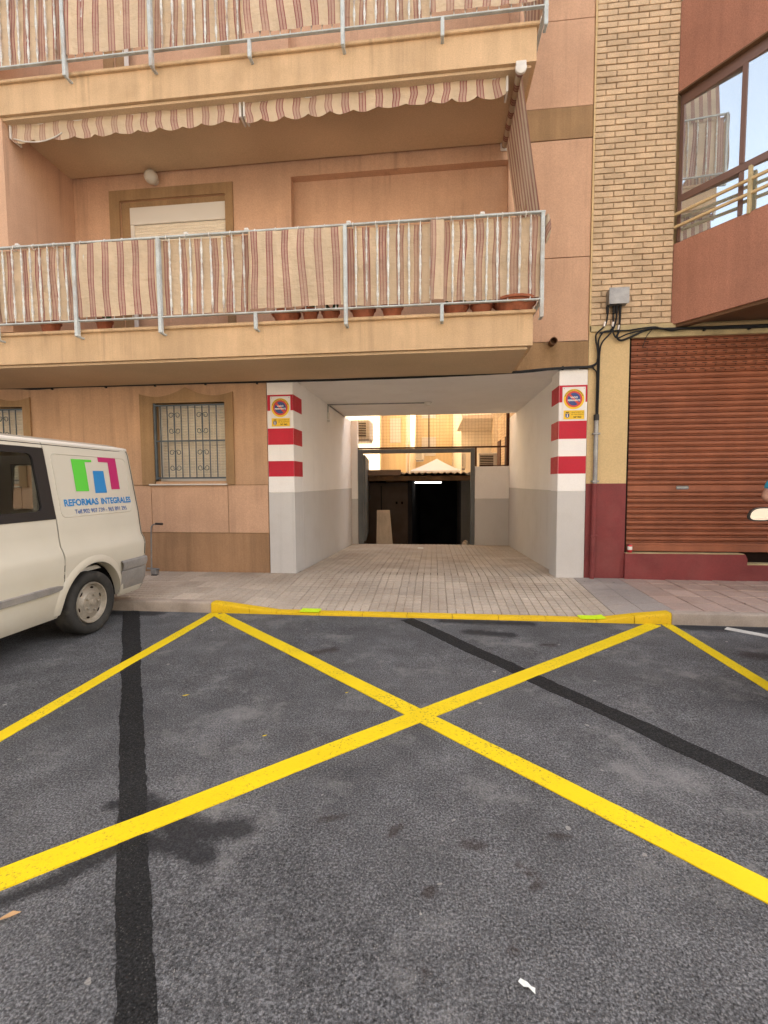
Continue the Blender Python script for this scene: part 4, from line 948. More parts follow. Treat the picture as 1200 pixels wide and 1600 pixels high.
def railing_screen(dz, segs, label, ph):
    s = thing('railing_screen', (-2, 5.42, 3.55 + dz), label, 'canvas screen', 'canvas screens on the balcony railings')
    path = []
    for x0, x1, y in segs:
        n = max(3, int((x1 - x0) / .03)); path += [(x0 + (x1 - x0) * i / n, y) for i in range(n + 1)]
    lo = lambda u: 3.562 + dz + .016 * nz(u * .9 + ph, 2) ; hi = lambda u: 4.435 + dz + .006 * nz(u * 3 + ph, 5)
    fabric_sheet('canvas', 'canvas', path, lo, hi, 16, s, .018, ph)
    for x0, x1, y in segs:
        for i in range(max(1, int((x1 - x0) / .27))):
            x = x0 + .08 + .27 * i + random.uniform(-.03, .03); MB().tube([(x, 5.42 + .030 * math.cos(t), 4.447 + dz + .034 * math.sin(t)) for t in [2 * math.pi * k / 8 for k in range(9)]], .004, 5, False).build('tie', 'frame', s)
    fabric_sheet('side_canvas', 'canvas', [(1.165, 5.45 + .03 * i) for i in range(40)], lambda u: 3.56 + dz, lambda u: 4.43 + dz, 10, s, .008, 4)
    return s
B_, F_ = 5.452, 5.390
rs = railing_screen(0, [(-5.55, -4.40, B_), (-4.375, -3.325, F_ + .006), (-3.28, -2.19, B_), (-2.17, -1.045, F_), (-1.0, -.06, B_), (-.04, .10, F_), (.12, 1.215, B_ + .0)], 'striped canvas laced along the railing of the lower balcony', 0)
railing_screen(3.05, [(-5.55, -4.40, B_), (-4.375, -3.325, F_ + .006), (-3.28, -2.19, B_), (-2.17, -1.045, F_), (-1.0, -.06, B_), (-.04, 1.215, F_)], 'striped canvas laced along the railing of the upper balcony', 7)
# bunched end of the canvas at the corner post
pts = []
q = MB(); rows = []; uvs = []
for j in range(13):
    t = j / 12; r = []; ru = []
    for i in range(15):
        a = 2 * math.pi * i / 14; rad = .055 * (math.sin(math.pi * min(1, t * .92 + .12)) ** .6) + .006 * math.sin(3 * a + 4 * t)
        r.append((1.245 + rad * math.cos(a) * .75 - .01 * t, 5.47 + rad * math.sin(a) * 1.3, 4.44 - .30 * t)); ru.append((.5 + .28 * i / 14 + t * .2, t))
    rows.append(r); uvs.append(ru)
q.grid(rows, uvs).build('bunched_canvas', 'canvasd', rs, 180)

def awning(x0, x1, label, seed, droop):
    a = thing('awning', ((x0 + x1) / 2, 5.66, 5.9), label, 'awning', 'awnings rolled up under the upper balcony')
    yv = 5.625; n = int((x1 - x0) / .02); path = [(x0 + (x1 - x0) * i / n, yv) for i in range(n + 1)]
    fabric_sheet('valance', 'canvas', path, lambda u: 5.885 - (.045 + .022 * nz(u * 1.7, seed)) * abs(math.sin(math.pi * (u + .05 * nz(u * 2.2, seed + 3)) / .285 + seed)) ** .75 - .012 * math.sin(u * 1.05 + seed) + (droop(u) if droop else 0) + .01 * nz(u, seed), lambda u: 6.065, 8, a, .014, seed)
    b = MB(); rows = []; uvs = []
    for i in range(n + 1):
        x = path[i][0]; rows.append([(x, 5.71 + .05 * math.cos(t), 6.005 + .05 * math.sin(t) - .004) for t in [2 * math.pi * k / 12 for k in range(13)]]); uvs.append([(x - x0, k * .026) for k in range(13)])
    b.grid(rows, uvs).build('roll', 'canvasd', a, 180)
    MB().cbox(x0, x1, 5.632, 5.662, 6.055, 6.08, .004).build('front_bar', 'frame', a)
    for x in (x0 - .015, x1 + .015):
        MB().cbox(x - .012, x + .012, 5.61, 5.78, 5.90, 6.085, .005).build('bracket', 'frame', a)
    return a
awning(-5.36, -2.34, 'striped canvas awning rolled up at the left under the upper balcony', 0, lambda u: -.05 * math.exp(-((u - .35) / .22) ** 2) * 0)
awning(-2.26, .80, 'striped canvas awning rolled up at the right under the upper balcony', 1.1, None)
MB().tube(spline([(-5.33, 5.62, 5.90), (-5.15, 5.61, 5.845), (-4.95, 5.61, 5.83), (-4.78, 5.61, 5.86), (-4.66, 5.62, 5.92)], 6), .008, 6).build('sagging_cord', 'frame', None, 60, 'loose pale cord sagging below the left awning', 'cord', org=(-5, 5.61, 5.83))
def side_curtain(dz, label):
    sc_ = thing('side_curtain', (1.0, 6.0, 4.45 + dz), label, 'curtain', 'canvas curtains at the right balcony ends')
    rows, uvs = [], []
    for j in range(17):
        t = j / 16; rows.append([(.955 + .235 * (1 - t) + .006 * nz(i * .6, t * 3), 5.52 + 1.10 * i / 20, 4.40 + dz + 1.6 * t) for i in range(21)]); uvs.append([(1.10 * i / 20 * 1.6, t) for i in range(21)])
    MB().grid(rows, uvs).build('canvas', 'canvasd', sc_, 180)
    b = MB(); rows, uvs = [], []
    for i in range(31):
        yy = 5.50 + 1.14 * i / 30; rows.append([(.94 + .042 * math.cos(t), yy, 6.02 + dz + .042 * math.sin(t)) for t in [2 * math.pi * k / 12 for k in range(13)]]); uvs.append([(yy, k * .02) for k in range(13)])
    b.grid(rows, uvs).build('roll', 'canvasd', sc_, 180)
    br = MB().lathe([(.0, -.022), (.045, -.022), (.06, -.015), (.06, .015), (.045, .022), (0, .022)], (.94, 5.477, 6.02 + dz), 'y', 20); br.cbox(.885, .995, 5.455, 5.497, 6.03 + dz, 6.088 + dz, .006); br.build('bracket', 'frame', sc_, 40)
    MB().cbox(.885, .995, 6.64, 6.675, 5.96 + dz, 6.075 + dz, .012).build('bracket', 'frame', sc_)
side_curtain(0, 'striped canvas curtain closing the right end of the lower balcony'); side_curtain(3.05, 'striped canvas curtain closing the right end of the upper balcony')

# pots on the lower balcony
def pot(x, r, h, label, plant=0, y=5.62):
    p = thing('flower_pot', (x, y, 3.44), label, 'flower pot', 'flower pots on the lower balcony floor')
    MB().lathe([(r * .68, 0), (r * .95, h * .82), (r * 1.05, h * .82), (r * 1.07, h), (r * .95, h), (r * .9, h * .85), (0, h * .85)], (x, y, 3.441), 'z', 18).build('pot', 'terracotta', p, 40)
    if plant:
        q = MB()
        for i in range(plant):
            a = random.uniform(0, 6.28); l = random.uniform(.08, .22); d = Vector((math.cos(a) * .5, math.sin(a) * .4, random.uniform(.5, 1))).normalized(); o = Vector((x + random.uniform(-r, r) * .5, y + random.uniform(-r, r) * .4, 3.44 + h * .85)); s_ = d.cross(Vector((.3, .2, 1))).normalized() * l * .16
            q.add([o, o + d * l * .5 + s_, o + d * l, o + d * l * .5 - s_], [(0, 1, 2, 3)])
        q.build('foliage', 'leaf', p, kind='stuff')
pot(-4.95, .12, .17, 'terracotta pot at the far left of the lower balcony'); pot(-4.2, .10, .15, 'terracotta pot behind the second railing bay from left', 6)
pot(-1.80, .17, .13, 'wide shallow clay pot left of the middle post'); pot(-1.50, .10, .16, 'small clay pot beside the wide shallow one', 8); pot(-1.25, .11, .13, 'clay pot just left of the tall middle post', 8)
pot(-.85, .15, .15, 'clay pot just right of the tall middle post', 10); pot(-.5, .13, .16, 'clay pot under the striped canvas right of the middle', 12); pot(.25, .15, .12, 'clay pot with leafy plant near the right end', 26); pot(.55, .13, .12, 'leafy pot beside the large end bowl', 26)
pot(.92, .24, .14, 'large terracotta bowl at the right end of the balcony', 6)
tw = MB()
for a, l in ((-.35, .16), (.05, .2)): tw.tube([(1.0, 5.48, 4.42), (1.0 + a * l, 5.47, 4.42 + l)], .006, 5)
tw.build('twig', 'timber', None, None, 'two dry twigs sticking up above the railing corner', 'twig', org=(1.0, 5.48, 4.42))

# ================================================================== VAN
def build_van():
    VX = -3.41; YB, YR = .30, 5.13
    v = thing('parked_van', (VX - 1, 2.7, 0), 'cream white panel van with coloured logo parked rear end to the kerb', 'van')
    PZ = [.27, .33, .42, .55, .70, .82, .88, .93, 1.05, 1.19, 1.40, 1.62, 1.83, 1.875, 1.905]
    PX = [-.050, -.015, .004, .018, .034, .044, .030, .002, -.012, -.026, -.060, -.092, -.127, -.142, -.165]
    def px(z):
        for i in range(len(PZ) - 1):
            if z <= PZ[i + 1]: t = max(0, (z - PZ[i]) / (PZ[i + 1] - PZ[i])); return PX[i] + (PX[i + 1] - PX[i]) * t
        return PX[-1]
    WY = (4.23, 1.30); WR = .315; AR = .40
    def rear_in(y, z):    # rounding of the rear and front ends in plan
        d = 0
        e = YR - .012 * max(0, z - .9) - y
        if e < .14: d += (.14 - math.sqrt(max(0, .14 ** 2 - (.14 - max(0, e)) ** 2))) * .75
        f_ = y - (YB + max(0, z - .85) * .75)
        if f_ < .35: d += (.35 - math.sqrt(max(0, .35 ** 2 - (.35 - max(0, f_)) ** 2))) * .8
        return d
    def S(y, z, side, off=0):
        x = px(z) - rear_in(y, z) + off; return (VX + x, y, z) if side > 0 else (VX - 2.0 - x, y, z)
    def zb(y):
        b = .27
        for wy in WY:
            d = abs(y - wy)
            if d < AR: b = max(b, .30 + math.sqrt(AR * AR - d * d) * 1.06)
        return b
    def panel(y0, y1, name, side, holes=(), m='van', z1=1.905, zmin=None):
        ys = {round(y0 + (y1 - y0) * i / max(2, int((y1 - y0) / .06)), 4) for i in range(max(2, int((y1 - y0) / .06)) + 1)}
        for wy in WY:
            for i in range(33):
                yy = wy - AR * math.cos(math.pi * i / 32) * .9999
                if y0 < yy < y1: ys.add(round(yy, 4))
        for h in holes:
            for yy in h[:2]:
                if y0 < yy < y1: ys.add(round(yy, 4))
        ys = sorted(ys); b = MB()
        lv = [z for z in PZ if z <= z1]; cols = []
        for y in ys:
            lo = max(zb(y), zmin or 0); col = []
            for z in lv: zz_ = max(z, lo) if z < .80 else z; col.append((y, zz_))
            cols.append(col)
        for i in range(len(ys) - 1):
            for j in range(len(lv) - 1):
                q = [cols[i][j], cols[i + 1][j], cols[i + 1][j + 1], cols[i][j + 1]]
                cy_, cz_ = sum(p[0] for p in q) / 4, sum(p[1] for p in q) / 4
                if any(h[0] < cy_ < h[1] and h[2] < cz_ < h[3] for h in holes): continue
                if abs(q[0][1] - q[3][1]) < 1e-6 and abs(q[1][1] - q[2][1]) < 1e-6: continue
                # slanted A-pillar / nose
                if any(y < YB + max(0, z - .85) * .75 for y, z in q): continue
                b.add([S(y, z, side) for y, z in q], [(0, 1, 2, 3)])
        return b.build(name, m, v, 45)
    WIN = (2.62, 3.845, 1.19, 1.83)
    for s in (1, -1):
        panel(3.856, YR, 'rear_quarter_panel', s)
        d = panel(2.45, 3.848, 'sliding_door', s, [WIN])
        panel(YB, 2.442, 'front_side_panel', s, [(1.35, 2.30, 1.19, 1.83)])
        for (y0, y1, z0, z1, nm) in ((WIN[0], WIN[1], WIN[2], WIN[3], 'side_window'), (1.35, 2.30, 1.19, 1.83, 'door_window')):
            iy0, iy1, iz0, iz1 = y0 + .11, y1 - .125, z0 + .075, z1 - .055; rr = .05
            # black surround with rounded inner corners
            def rect(a0, a1, c0, c1, r_, n=6):
                o = []
                for cy_, cz_, a in ((a1 - r_, c1 - r_, 0), (a0 + r_, c1 - r_, 90), (a0 + r_, c0 + r_, 180), (a1 - r_, c0 + r_, 270)):
                    o += [(cy_ + r_ * math.cos(R(a + 90 * k / (n - 1))), cz_ + r_ * math.sin(R(a + 90 * k / (n - 1)))) for k in range(n)]
                return o
            A = rect(y0 - .004, y1 + .004, z0 - .004, z1 + .004, .012); Bq = rect(iy0, iy1, iz0, iz1, rr)
            q = MB(); n = len(A); q.grid([[S(p[0], p[1], s, .005) for p in A + [A[0]]], [S(p[0], p[1], s, .005) for p in Bq + [Bq[0]]], [S(p[0], p[1], s, -.02) for p in Bq + [Bq[0]]]])
            w_ = q.build(nm, 'blackplastic', v)
            g = MB(); g.add([S(p[0], p[1], s, -.008) for p in Bq], [tuple(range(n))]); g.build('pane', 'glass', w_)
        # grey rubbing strips
        for y0, y1 in ((1.75, 3.87), (.55, .85)):
            rows = []
            N = 24
            for i in range(N + 1):
                y = y0 + (y1 - y0) * i / N; k = min(1, max(.05, min(i, N - i) / 1.5)); hh = .034 * k ** .5
                rows.append([S(y, .555 - hh, s, .0), S(y, .555 - hh * .8, s, .018 * k), S(y, .555 + hh * .8, s, .020 * k), S(y, .555 + hh, s, .0)])
            MB().grid(rows).build('rubbing_strip', 'plastic', v, 50)
        # arch lips
        for wy in WY:
            rows = []
            for i in range(29):
                a = math.pi * (i / 28); y = wy - AR * math.cos(a); z = max(.27, .30 + AR * math.sin(a) * 1.06); yo = wy - (AR + .075) * math.cos(a); zo = max(.27, .30 + (AR + .075) * math.sin(a) * 1.05)
                ym, zm = wy - (AR + .03) * math.cos(a), max(.27, .30 + (AR + .03) * math.sin(a) * 1.06)
                if max(y, yo) > YR - .02: continue
                rows.append([S(y, z, s, -.09), S(y, z, s, .016), S(ym, zm, s, .022), S(yo, zo, s, -.002)])
            MB().grid(rows).build('wheel_arch', 'van', v, 60)
            ww = [[((VX - .06 - d_) if s > 0 else (VX - 1.94 + d_), wy - (AR - .004) * math.cos(math.pi * i / 20), max(.30, .30 + (AR - .004) * math.sin(math.pi * i / 20) * 1.05)) for i in range(21)] for d_ in (0, .45)]
            MB().grid(ww).build('wheel_well', 'dark', v, 60)
        # raised panel bead on the rear quarter
        A = []
        for cy_, cz_, a in ((4.955, 1.79, 0), (3.925, 1.79, 90), (3.925, 1.195, 180), (4.925, 1.195, 270)):
            r_ = .05; c0y, c0z = cy_ + (-r_ if a in (0, 270) else r_), cz_ + (-r_ if a in (0, 90) else r_)
            A += [(c0y + r_ * math.cos(R(a + 18 * k)), c0z + r_ * math.sin(R(a + 18 * k))) for k in range(6)]
        MB().tube([S(p[0], p[1], s, -.001) for p in A + [A[0]]], .006, 6, False).build('panel_bead', 'van', v, 60)
        MB().tube([S(5.035 - .02 * max(0, z - 1.2), z, s, .0005) for z in (.69, .8, .88, .93, 1.05, 1.2, 1.4, 1.62, 1.83, 1.875)], .0035, 5).build('panel_seam', 'blackplastic', v)
        MB().tube([S(y, 1.868, s, .001) for y in [1.4 + (YR - 1.5) * i / 12 for i in range(13)]], .004, 5).build('panel_seam', 'blackplastic', v)
        # gutter
        rows = [[S(y, 1.885, s, .004), S(y, 1.90, s, .016), S(y, 1.912, s, .012), S(y, 1.918, s, -.03)] for y in [YB + .95 + (YR - .05 - YB - .95) * i / 30 for i in range(31)]]
        MB().grid(rows).build('roof_gutter', 'frame', v, 60)
        # bumper end
        rows = []
        for i in range(17):
            t = i / 16; y = 4.615 + (YR + .03 - 4.615) * min(1, t * 1.15); inn = .0 if t < .70 else ((t - .70) / .3) ** 2 * .22
            lean = .10 * (1 - min(1, t * 6))
            rows.append([S(y + lean * .0, z, s, o - inn) for z, o in ((.285, -.06), (.30, .0), (.42, .022), (.545, .026), (.556, .012), (.565, .030), (.61, .040), (.65, .034), (.668, .0))])
        MB().grid(rows).build('rear_bumper', 'plastic', v, 40)
        # wheels
        for wy in WY:
            wx = VX - .055 if s > 0 else VX - 2.0 + .055
            wh = thing('wheel', (0, 0, 0), None, None); wh.name = 'wheel'; wh.parent = v; wh.location = Vector((wx, wy, WR)) - ORG[v.name]; ORG[wh.name] = Vector((0, 0, 0))
            ORG[wh.name] = Vector((wx, wy, WR))
            f_ = s
            tp = [(.205, .02), (.215, .045), (.245, .062), (.28, .066), (.303, .055), (.313, .035), (.314, .0), (.314, -.09), (.303, -.13), (.245, -.14), (.205, -.12)]
            MB().lathe([(r_, h * f_) for r_, h in tp], (wx, wy, WR), 'x', 48, True).build('tyre', 'rubber', wh, 50)
            gr_ = MB()
            for gx in (-.07, -.025, .02): gr_.lathe([(.3145, (gx - .004) * f_), (.3147, gx * f_), (.3145, (gx + .004) * f_)], (wx, wy, WR), 'x', 48, True)
            rp = [(.208, -.10), (.206, .035), (.200, .048), (.190, .045), (.182, .015), (.172, .004), (.150, .012), (.118, .020), (.105, .034), (.060, .038), (.050, .042), (.034, .044), (.030, .058), (.012, .062), (0, .062)]
            rim = MB().lathe([(r_, h * f_) for r_, h in rp], (wx, wy, WR), 'x', 48, True).build('rim', 'rim', wh, 40)
            for k in range(6):
                a = 2 * math.pi * k / 6 + .3; q = MB(); pts = []
                for i in range(14):
                    b_ = 2 * math.pi * i / 14; da = .125 * math.cos(b_); dr = .0105 * math.sin(b_); rr_ = .150 + dr; aa = a + da * 1.25
                    pts.append((wx + (.0165) * f_, wy + rr_ * math.cos(aa), WR + rr_ * math.sin(aa)))
                q.add(pts, [tuple(range(14))]); q.build('vent_slot', 'slot', wh)
            for k in range(5):
                a = 2 * math.pi * k / 5; MB().lathe([(.013, .030 * f_), (.013, .056 * f_), (.008, .060 * f_), (0, .060 * f_)], (wx, wy + .078 * math.cos(a), WR + .078 * math.sin(a)), 'x', 8).build('bolt', 'rim', wh, 30)
    # roof, underbody, ends, cab
    rows = []
    for i in range(41):
        y = YB + .92 + (YR - .03 - YB - .92) * i / 40; k = min(1, (YR - .03 - y) / .12 + .35, (y - YB - .92) / .5 + .55)
        rows.append([(VX - .175 - (2.0 - .35) * j / 16, y, 1.905 + .075 * k * (1 - (2 * j / 16 - 1) ** 4)) for j in range(17)])
    MB().grid(rows).build('roof', 'van', v, 60)
    MB().box(VX - 1.93, VX - .07, YB + .2, YR - .1, .30, .36).build('underbody', 'dark', v)
    rz = [.60, .9, 1.22, 1.5, 1.74, 1.83, 1.90]; rx = [0, .12, .42, .47, .53, .58, .88, 1.0]
    bk = MB()
    for i in range(6):
        for j in range(7):
            if i in (2, 3) and j in (1, 5): continue
            def Q(t, z): return (VX + px(z) - .09 - (1.82 + 2 * px(z)) * t, YR - .012 * max(0, z - .9), z)
            bk.add([Q(rx[j], rz[i]), Q(rx[j + 1], rz[i]), Q(rx[j + 1], rz[i + 1]), Q(rx[j], rz[i + 1])], [(0, 1, 2, 3)])
    rd = bk.build('rear_doors', 'van', v, 60)
    for a_, c_ in ((.12, .42), (.58, .88)): MB().box(VX - .09 - 1.7 * c_ - .06, VX - .09 - 1.7 * a_ - .06, YR - .03, YR - .026, 1.2, 1.76).build('pane', 'glass', rd)
    MB().cbox(VX - 1.9, VX - .1, YR - .02, YR + .045, .29, .66, .03).build('rear_bumper', 'plastic', v)
    nose = [(YB + .02, .45), (YB + .0, .85), (YB + .10, 1.0), (YB + .55, 1.10), (YB + .70, 1.16)]
    MB().grid([[(VX - .12 - 1.76 * j / 8, y, z) for j in range(9)] for y, z in nose]).build('bonnet', 'van', v, 40)
    MB().grid([[(VX - .14 - 1.72 * j / 8, y, z) for j in range(9)] for y, z in ((YB + .30, 1.14), (YB + .98, 1.90))]).build('windscreen', 'glass', v)
    MB().cbox(VX - 1.95, VX - .05, YB - .08, YB + .12, .28, .60, .05).build('front_bumper', 'plastic', v)
    for s in (0, 1): MB().cbox(VX - .42 - s * 1.46 + .1, VX - .22 - s * 1.46 + .1, YB - .02, YB + .06, .66, .86, .03).build('headlight', 'pane', v)
    # inner lining and seats
    ln = MB(); ln.box(VX - .25, VX - .21, 3.86, YR - .15, .7, 1.84); ln.box(VX - 1.79, VX - 1.75, 3.86, YR - .15, .7, 1.84); ln.box(VX - 1.9, VX - .1, 1.2, YR - .15, .62, .66); ln.box(VX - 1.78, VX - .22, 1.3, YR - .15, 1.85, 1.87)
    ln.build('lining', 'acwhite', v)
    for x in (VX - .45, VX - 1.0, VX - 1.55):
        st = MB().cbox(x - .22, x + .22, 3.0, 3.45, .85, 1.02, .05).build('seat', 'blackplastic', v)
        MB().cbox(x - .21, x + .21, 3.38, 3.50, 1.0, 1.52, .05).xf(lambda p: (p.x, p.y + (p.z - 1.0) * .18, p.z)).build('backrest', 'blackplastic', st)
        MB().cbox(x - .12, x + .12, 3.50, 3.58, 1.56, 1.74, .035).build('headrest', 'blackplastic', st)
    # rear door handle-side wing mirror (front, out of the picture)
    MB().cbox(VX + .02, VX + .22, 1.15, 1.25, 1.15, 1.42, .04).build('wing_mirror', 'blackplastic', v)
    # logo and lettering on the visible quarter panel
    def poly(pts, m):
        n = 10; b = MB(); y0, y1 = min(p[0] for p in pts), max(p[0] for p in pts)
        bm = bmesh.new(); vs_ = [bm.verts.new((p[0], p[1], 0)) for p in pts]; bm.faces.new(vs_)
        bmesh.ops.triangulate(bm, faces=bm.faces[:]); bmesh.ops.subdivide_edges(bm, edges=bm.edges[:], cuts=4, use_grid_fill=True)
        bm.verts.index_update(); b.add([S(q.co.x, q.co.y, 1, .0025) for q in bm.verts], [[q.index for q in f.verts] for f in bm.faces]); bm.free()
        return b.build('logo', m, v)
    poly([(4.155, 1.750), (4.425, 1.752), (4.425, 1.728), (4.330, 1.726), (4.322, 1.432), (4.150, 1.434)], 'vgreen')
    poly([(4.418, 1.640), (4.572, 1.642), (4.572, 1.412), (4.402, 1.410)], 'vblue')
    poly([(4.522, 1.793), (4.795, 1.796), (4.783, 1.446), (4.648, 1.446), (4.662, 1.735), (4.522, 1.735)], 'vmag')
    text('REFORMAS', .078, lambda a, c, w_: S(3.975 + a, 1.297 + c * 1.12, 1, .0028), 'lettering', 'vblue', v, width=.445, bold=.0028)
    text('INTEGRALES', .078, lambda a, c, w_: S(4.46 + a, 1.297 + c * 1.12, 1, .0028), 'lettering', 'vblue', v, width=.47, bold=.0028)
    text('Telf.902 907 739 - 965 891 295', .058, lambda a, c, w_: S(4.085 + a, 1.218 + c, 1, .0028), 'lettering', 'vnavy', v, width=.75, bold=.0008)
    # number plate light and tail lamps on the far side are not in view
    return v
build_van()

# ================================================================== SMALL THINGS
tr = thing('handle_pole', (-4.2, 6.45, .14), 'thin grey crank handled pole on a small base beside the van', 'pole')
MB().tube(spline([(-4.225, 6.44, .17), (-4.215, 6.44, .5), (-4.205, 6.44, .80), (-4.19, 6.44, .875), (-4.14, 6.44, .905), (-4.09, 6.44, .91)], 6), .011, 8).build('rod', 'steel', tr, 60)
MB().tube([(-4.13, 6.44, .909), (-4.02, 6.44, .905)], .017, 8).build('grip', 'blackplastic', tr, 60)
MB().cbox(-4.21, -4.13, 6.40, 6.48, .15, .23, .006).build('base_block', 'steel', tr); MB().tube([(-4.29, 6.44, .235), (-4.10, 6.44, .225)], .014, 8).build('cross_bar', 'steel', tr, 60)
MB().cbox(-4.20, -4.10, 6.38, 6.43, .135, .15, .004).build('foot_plate', 'blackplastic', tr)
cn = thing('drink_can', (2.70, FY + .0, .51), 'crumpled red drink can in the lower left corner of the shutter sill', 'can')
MB().lathe([(.026, 0), (.031, .01), (.031, .035), (.029, .05), (.031, .07), (.031, .10), (.025, .113)], (2.70, FY + .005, .5125), 'z', 20).build('body', 'canred', cn, 50)
MB().lathe([(.026, .113), (.027, .117), (.024, .115), (0, .112)], (2.70, FY + .005, .5125), 'z', 20).build('lid', 'steel', cn, 50)
MB().lathe([(.0312, .04), (.0318, .05), (.0318, .075), (.0312, .085)], (2.70, FY + .005, .5125), 'z', 20, True).build('pale_print', 'whitesign', cn, 50)
def litter(name, m, x, y, z, pts, label, cat, curl=.01):
    b = MB(); n = len(pts); b.add([(x, y, z + curl)] + [(x + p[0], y + p[1], z + .004 + curl * (i % 3) * .6) for i, p in enumerate(pts)], [(0, i + 1, (i + 1) % n + 1) for i in range(n)])
    b.build(name, m, None, 60, label, cat, org=(x, y, z))
litter('pale_piece', 'paper', .275, 1.31, .004, [(-.024, .012), (-.016, .020), (-.006, .012), (.004, .013), (.012, .0), (.022, -.006), (.020, -.018), (.012, -.013), (.003, -.006), (-.010, -.001)], 'torn white paper scrap lying on the asphalt at the bottom', 'litter', .005)
litter('dry_leaf', 'brownleaf', -1.47, 1.345, .004, [(-.03, -.02), (-.012, .0), (.01, .022), (.035, .03), (.018, .004), (-.005, -.016)], 'curled brown leaf on the asphalt at the far left', 'leaf', .008)
litter('pale_piece', 'paper', -.31, 10.55, pav(-.31, 10.55) + .002, [(-.07, -.05), (-.06, .06), (.06, .05), (.07, -.06)], 'small pale patch on the driveway in front of the gate', 'litter', .004)  # flat pale piece, a small spot of lighter tone on the driveway
for x, y, s_ in ((-1.75, 3.0, .022), (-1.0, 2.55, .014), (-.62, 3.15, .012)): 
    litter('yellow_paint_drip', 'yellow', x, y, .003, [(-s_, -s_ * .4), (-s_ * .2, s_ * .3), (s_ * 1.2, s_ * .8), (s_ * .2, -s_ * .3)], {-1.75: 'yellow paint drip left of the trench patch', -1.0: 'small yellow paint drip right of the trench patch', -.62: 'long yellow paint drip near the crossing'}[x], 'paint drip', .001)

# ---- scooter standing just right of the view (its mirror reaches in)
def build_scooter():
    hd = R(33); o = Vector((3.13, 4.00, 0)); fx = Vector((math.sin(hd), math.cos(hd), 0)); lx = Vector((-math.cos(hd), math.sin(hd), 0))
    W = lambda p: o + fx * p.x + lx * p.y + Vector((0, 0, p.z))
    t = thing('scooter', o, 'black scooter parked at the right edge with its round ended mirror showing', 'scooter')
    for x in (.42, -.85):
        w_ = MB().lathe([(.13, -.04), (.19, -.05), (.215, -.03), (.22, 0), (.215, .03), (.19, .05), (.13, .04)], (x, 0, .22), 'y', 28, True).xf(W).build('wheel', 'rubber', t, 50)
        MB().lathe([(.132, -.03), (.10, -.015), (.03, -.03), (0, -.03)], (x, 0, .22), 'y', 20).xf(W).build('rim', 'steel', w_, 40)
    MB().cbox(-.35, .18, -.15, .15, .26, .33, .03).xf(W).build('floorboard', 'scoot', t)
    MB().tube([(.28, 0, .3), (.22, 0, .6), (.12, 0, .92)], .1, 12, True, [.10, .15, .12]).xf(lambda p: W(Vector((p.x, p.y * 1.3, p.z)))).build('leg_shield', 'scoot', t, 60)
    MB().tube([(.42, 0, .24), (.30, 0, .55), (.10, 0, 1.0)], .03, 8).xf(W).build('fork', 'steel', t, 60)
    MB().tube([(-.30, 0, .42), (-.55, 0, .55), (-.95, 0, .62), (-1.1, 0, .66)], .15, 12, True, [.13, .19, .17, .05]).xf(W).build('tail_body', 'scoot', t, 60)
    MB().cbox(-.98, -.28, -.14, .14, .72, .82, .04).xf(W).build('seat', 'blackplastic', t)
    MB().tube(spline([(-.02, .34, 1.0), (.06, .2, 1.02), (.10, 0, 1.01), (.06, -.2, 1.02), (-.02, -.34, 1.0)], 5), .014, 8).xf(W).build('handlebar', 'blackplastic', t, 60)
    MB().tube([(.10, 0, 1.0), (.16, 0, .97)], .1, 12, True, [.09, .07]).xf(W).build('headlight', 'frame', t, 60)
    for s in (1, -1):
        base = W(Vector((.05, .2 * s, 1.03))); tip = W(Vector((.06, .30 * s, 1.18)))
        c = Vector((2.755, 4.20, 1.215)) if s > 0 else W(Vector((.06, -.42, 1.215)))
        m_ = MB().tube([base, (base + c) / 2 + Vector((0, 0, -.02)), c + Vector((.05 * s, 0, -.05))], .008, 7).build('mirror_stalk', 'black', t, 60)
        q = MB(); pr = []
        for k in range(28):
            a = 2 * math.pi * k / 28; ca, sa = math.cos(a), math.sin(a)
            pr.append((math.copysign(abs(ca) ** .65, ca), math.copysign(abs(sa) ** .75, sa)))
        def ring(sc_x, sc_z, dy): return [(c.x + p[0] * sc_x + (p[1] * .018), c.y + dy, c.z + p[1] * sc_z) for p in pr] + [(c.x + pr[0][0] * sc_x + pr[0][1] * .018, c.y + dy, c.z + pr[0][1] * sc_z)]
        q.grid([ring(.095, .050, -.006), ring(.105, .060, -.004), ring(.106, .060, .02), ring(.06, .03, .055), ring(.001, .001, .06)]); q.build('mirror_housing', 'blackplastic', t, 50)
        g = MB(); g.add(ring(.095, .050, -.003)[:-1], [tuple(range(28))]); g.xf(lambda p: p).build('mirror_glass', 'mirror', t)
build_scooter()

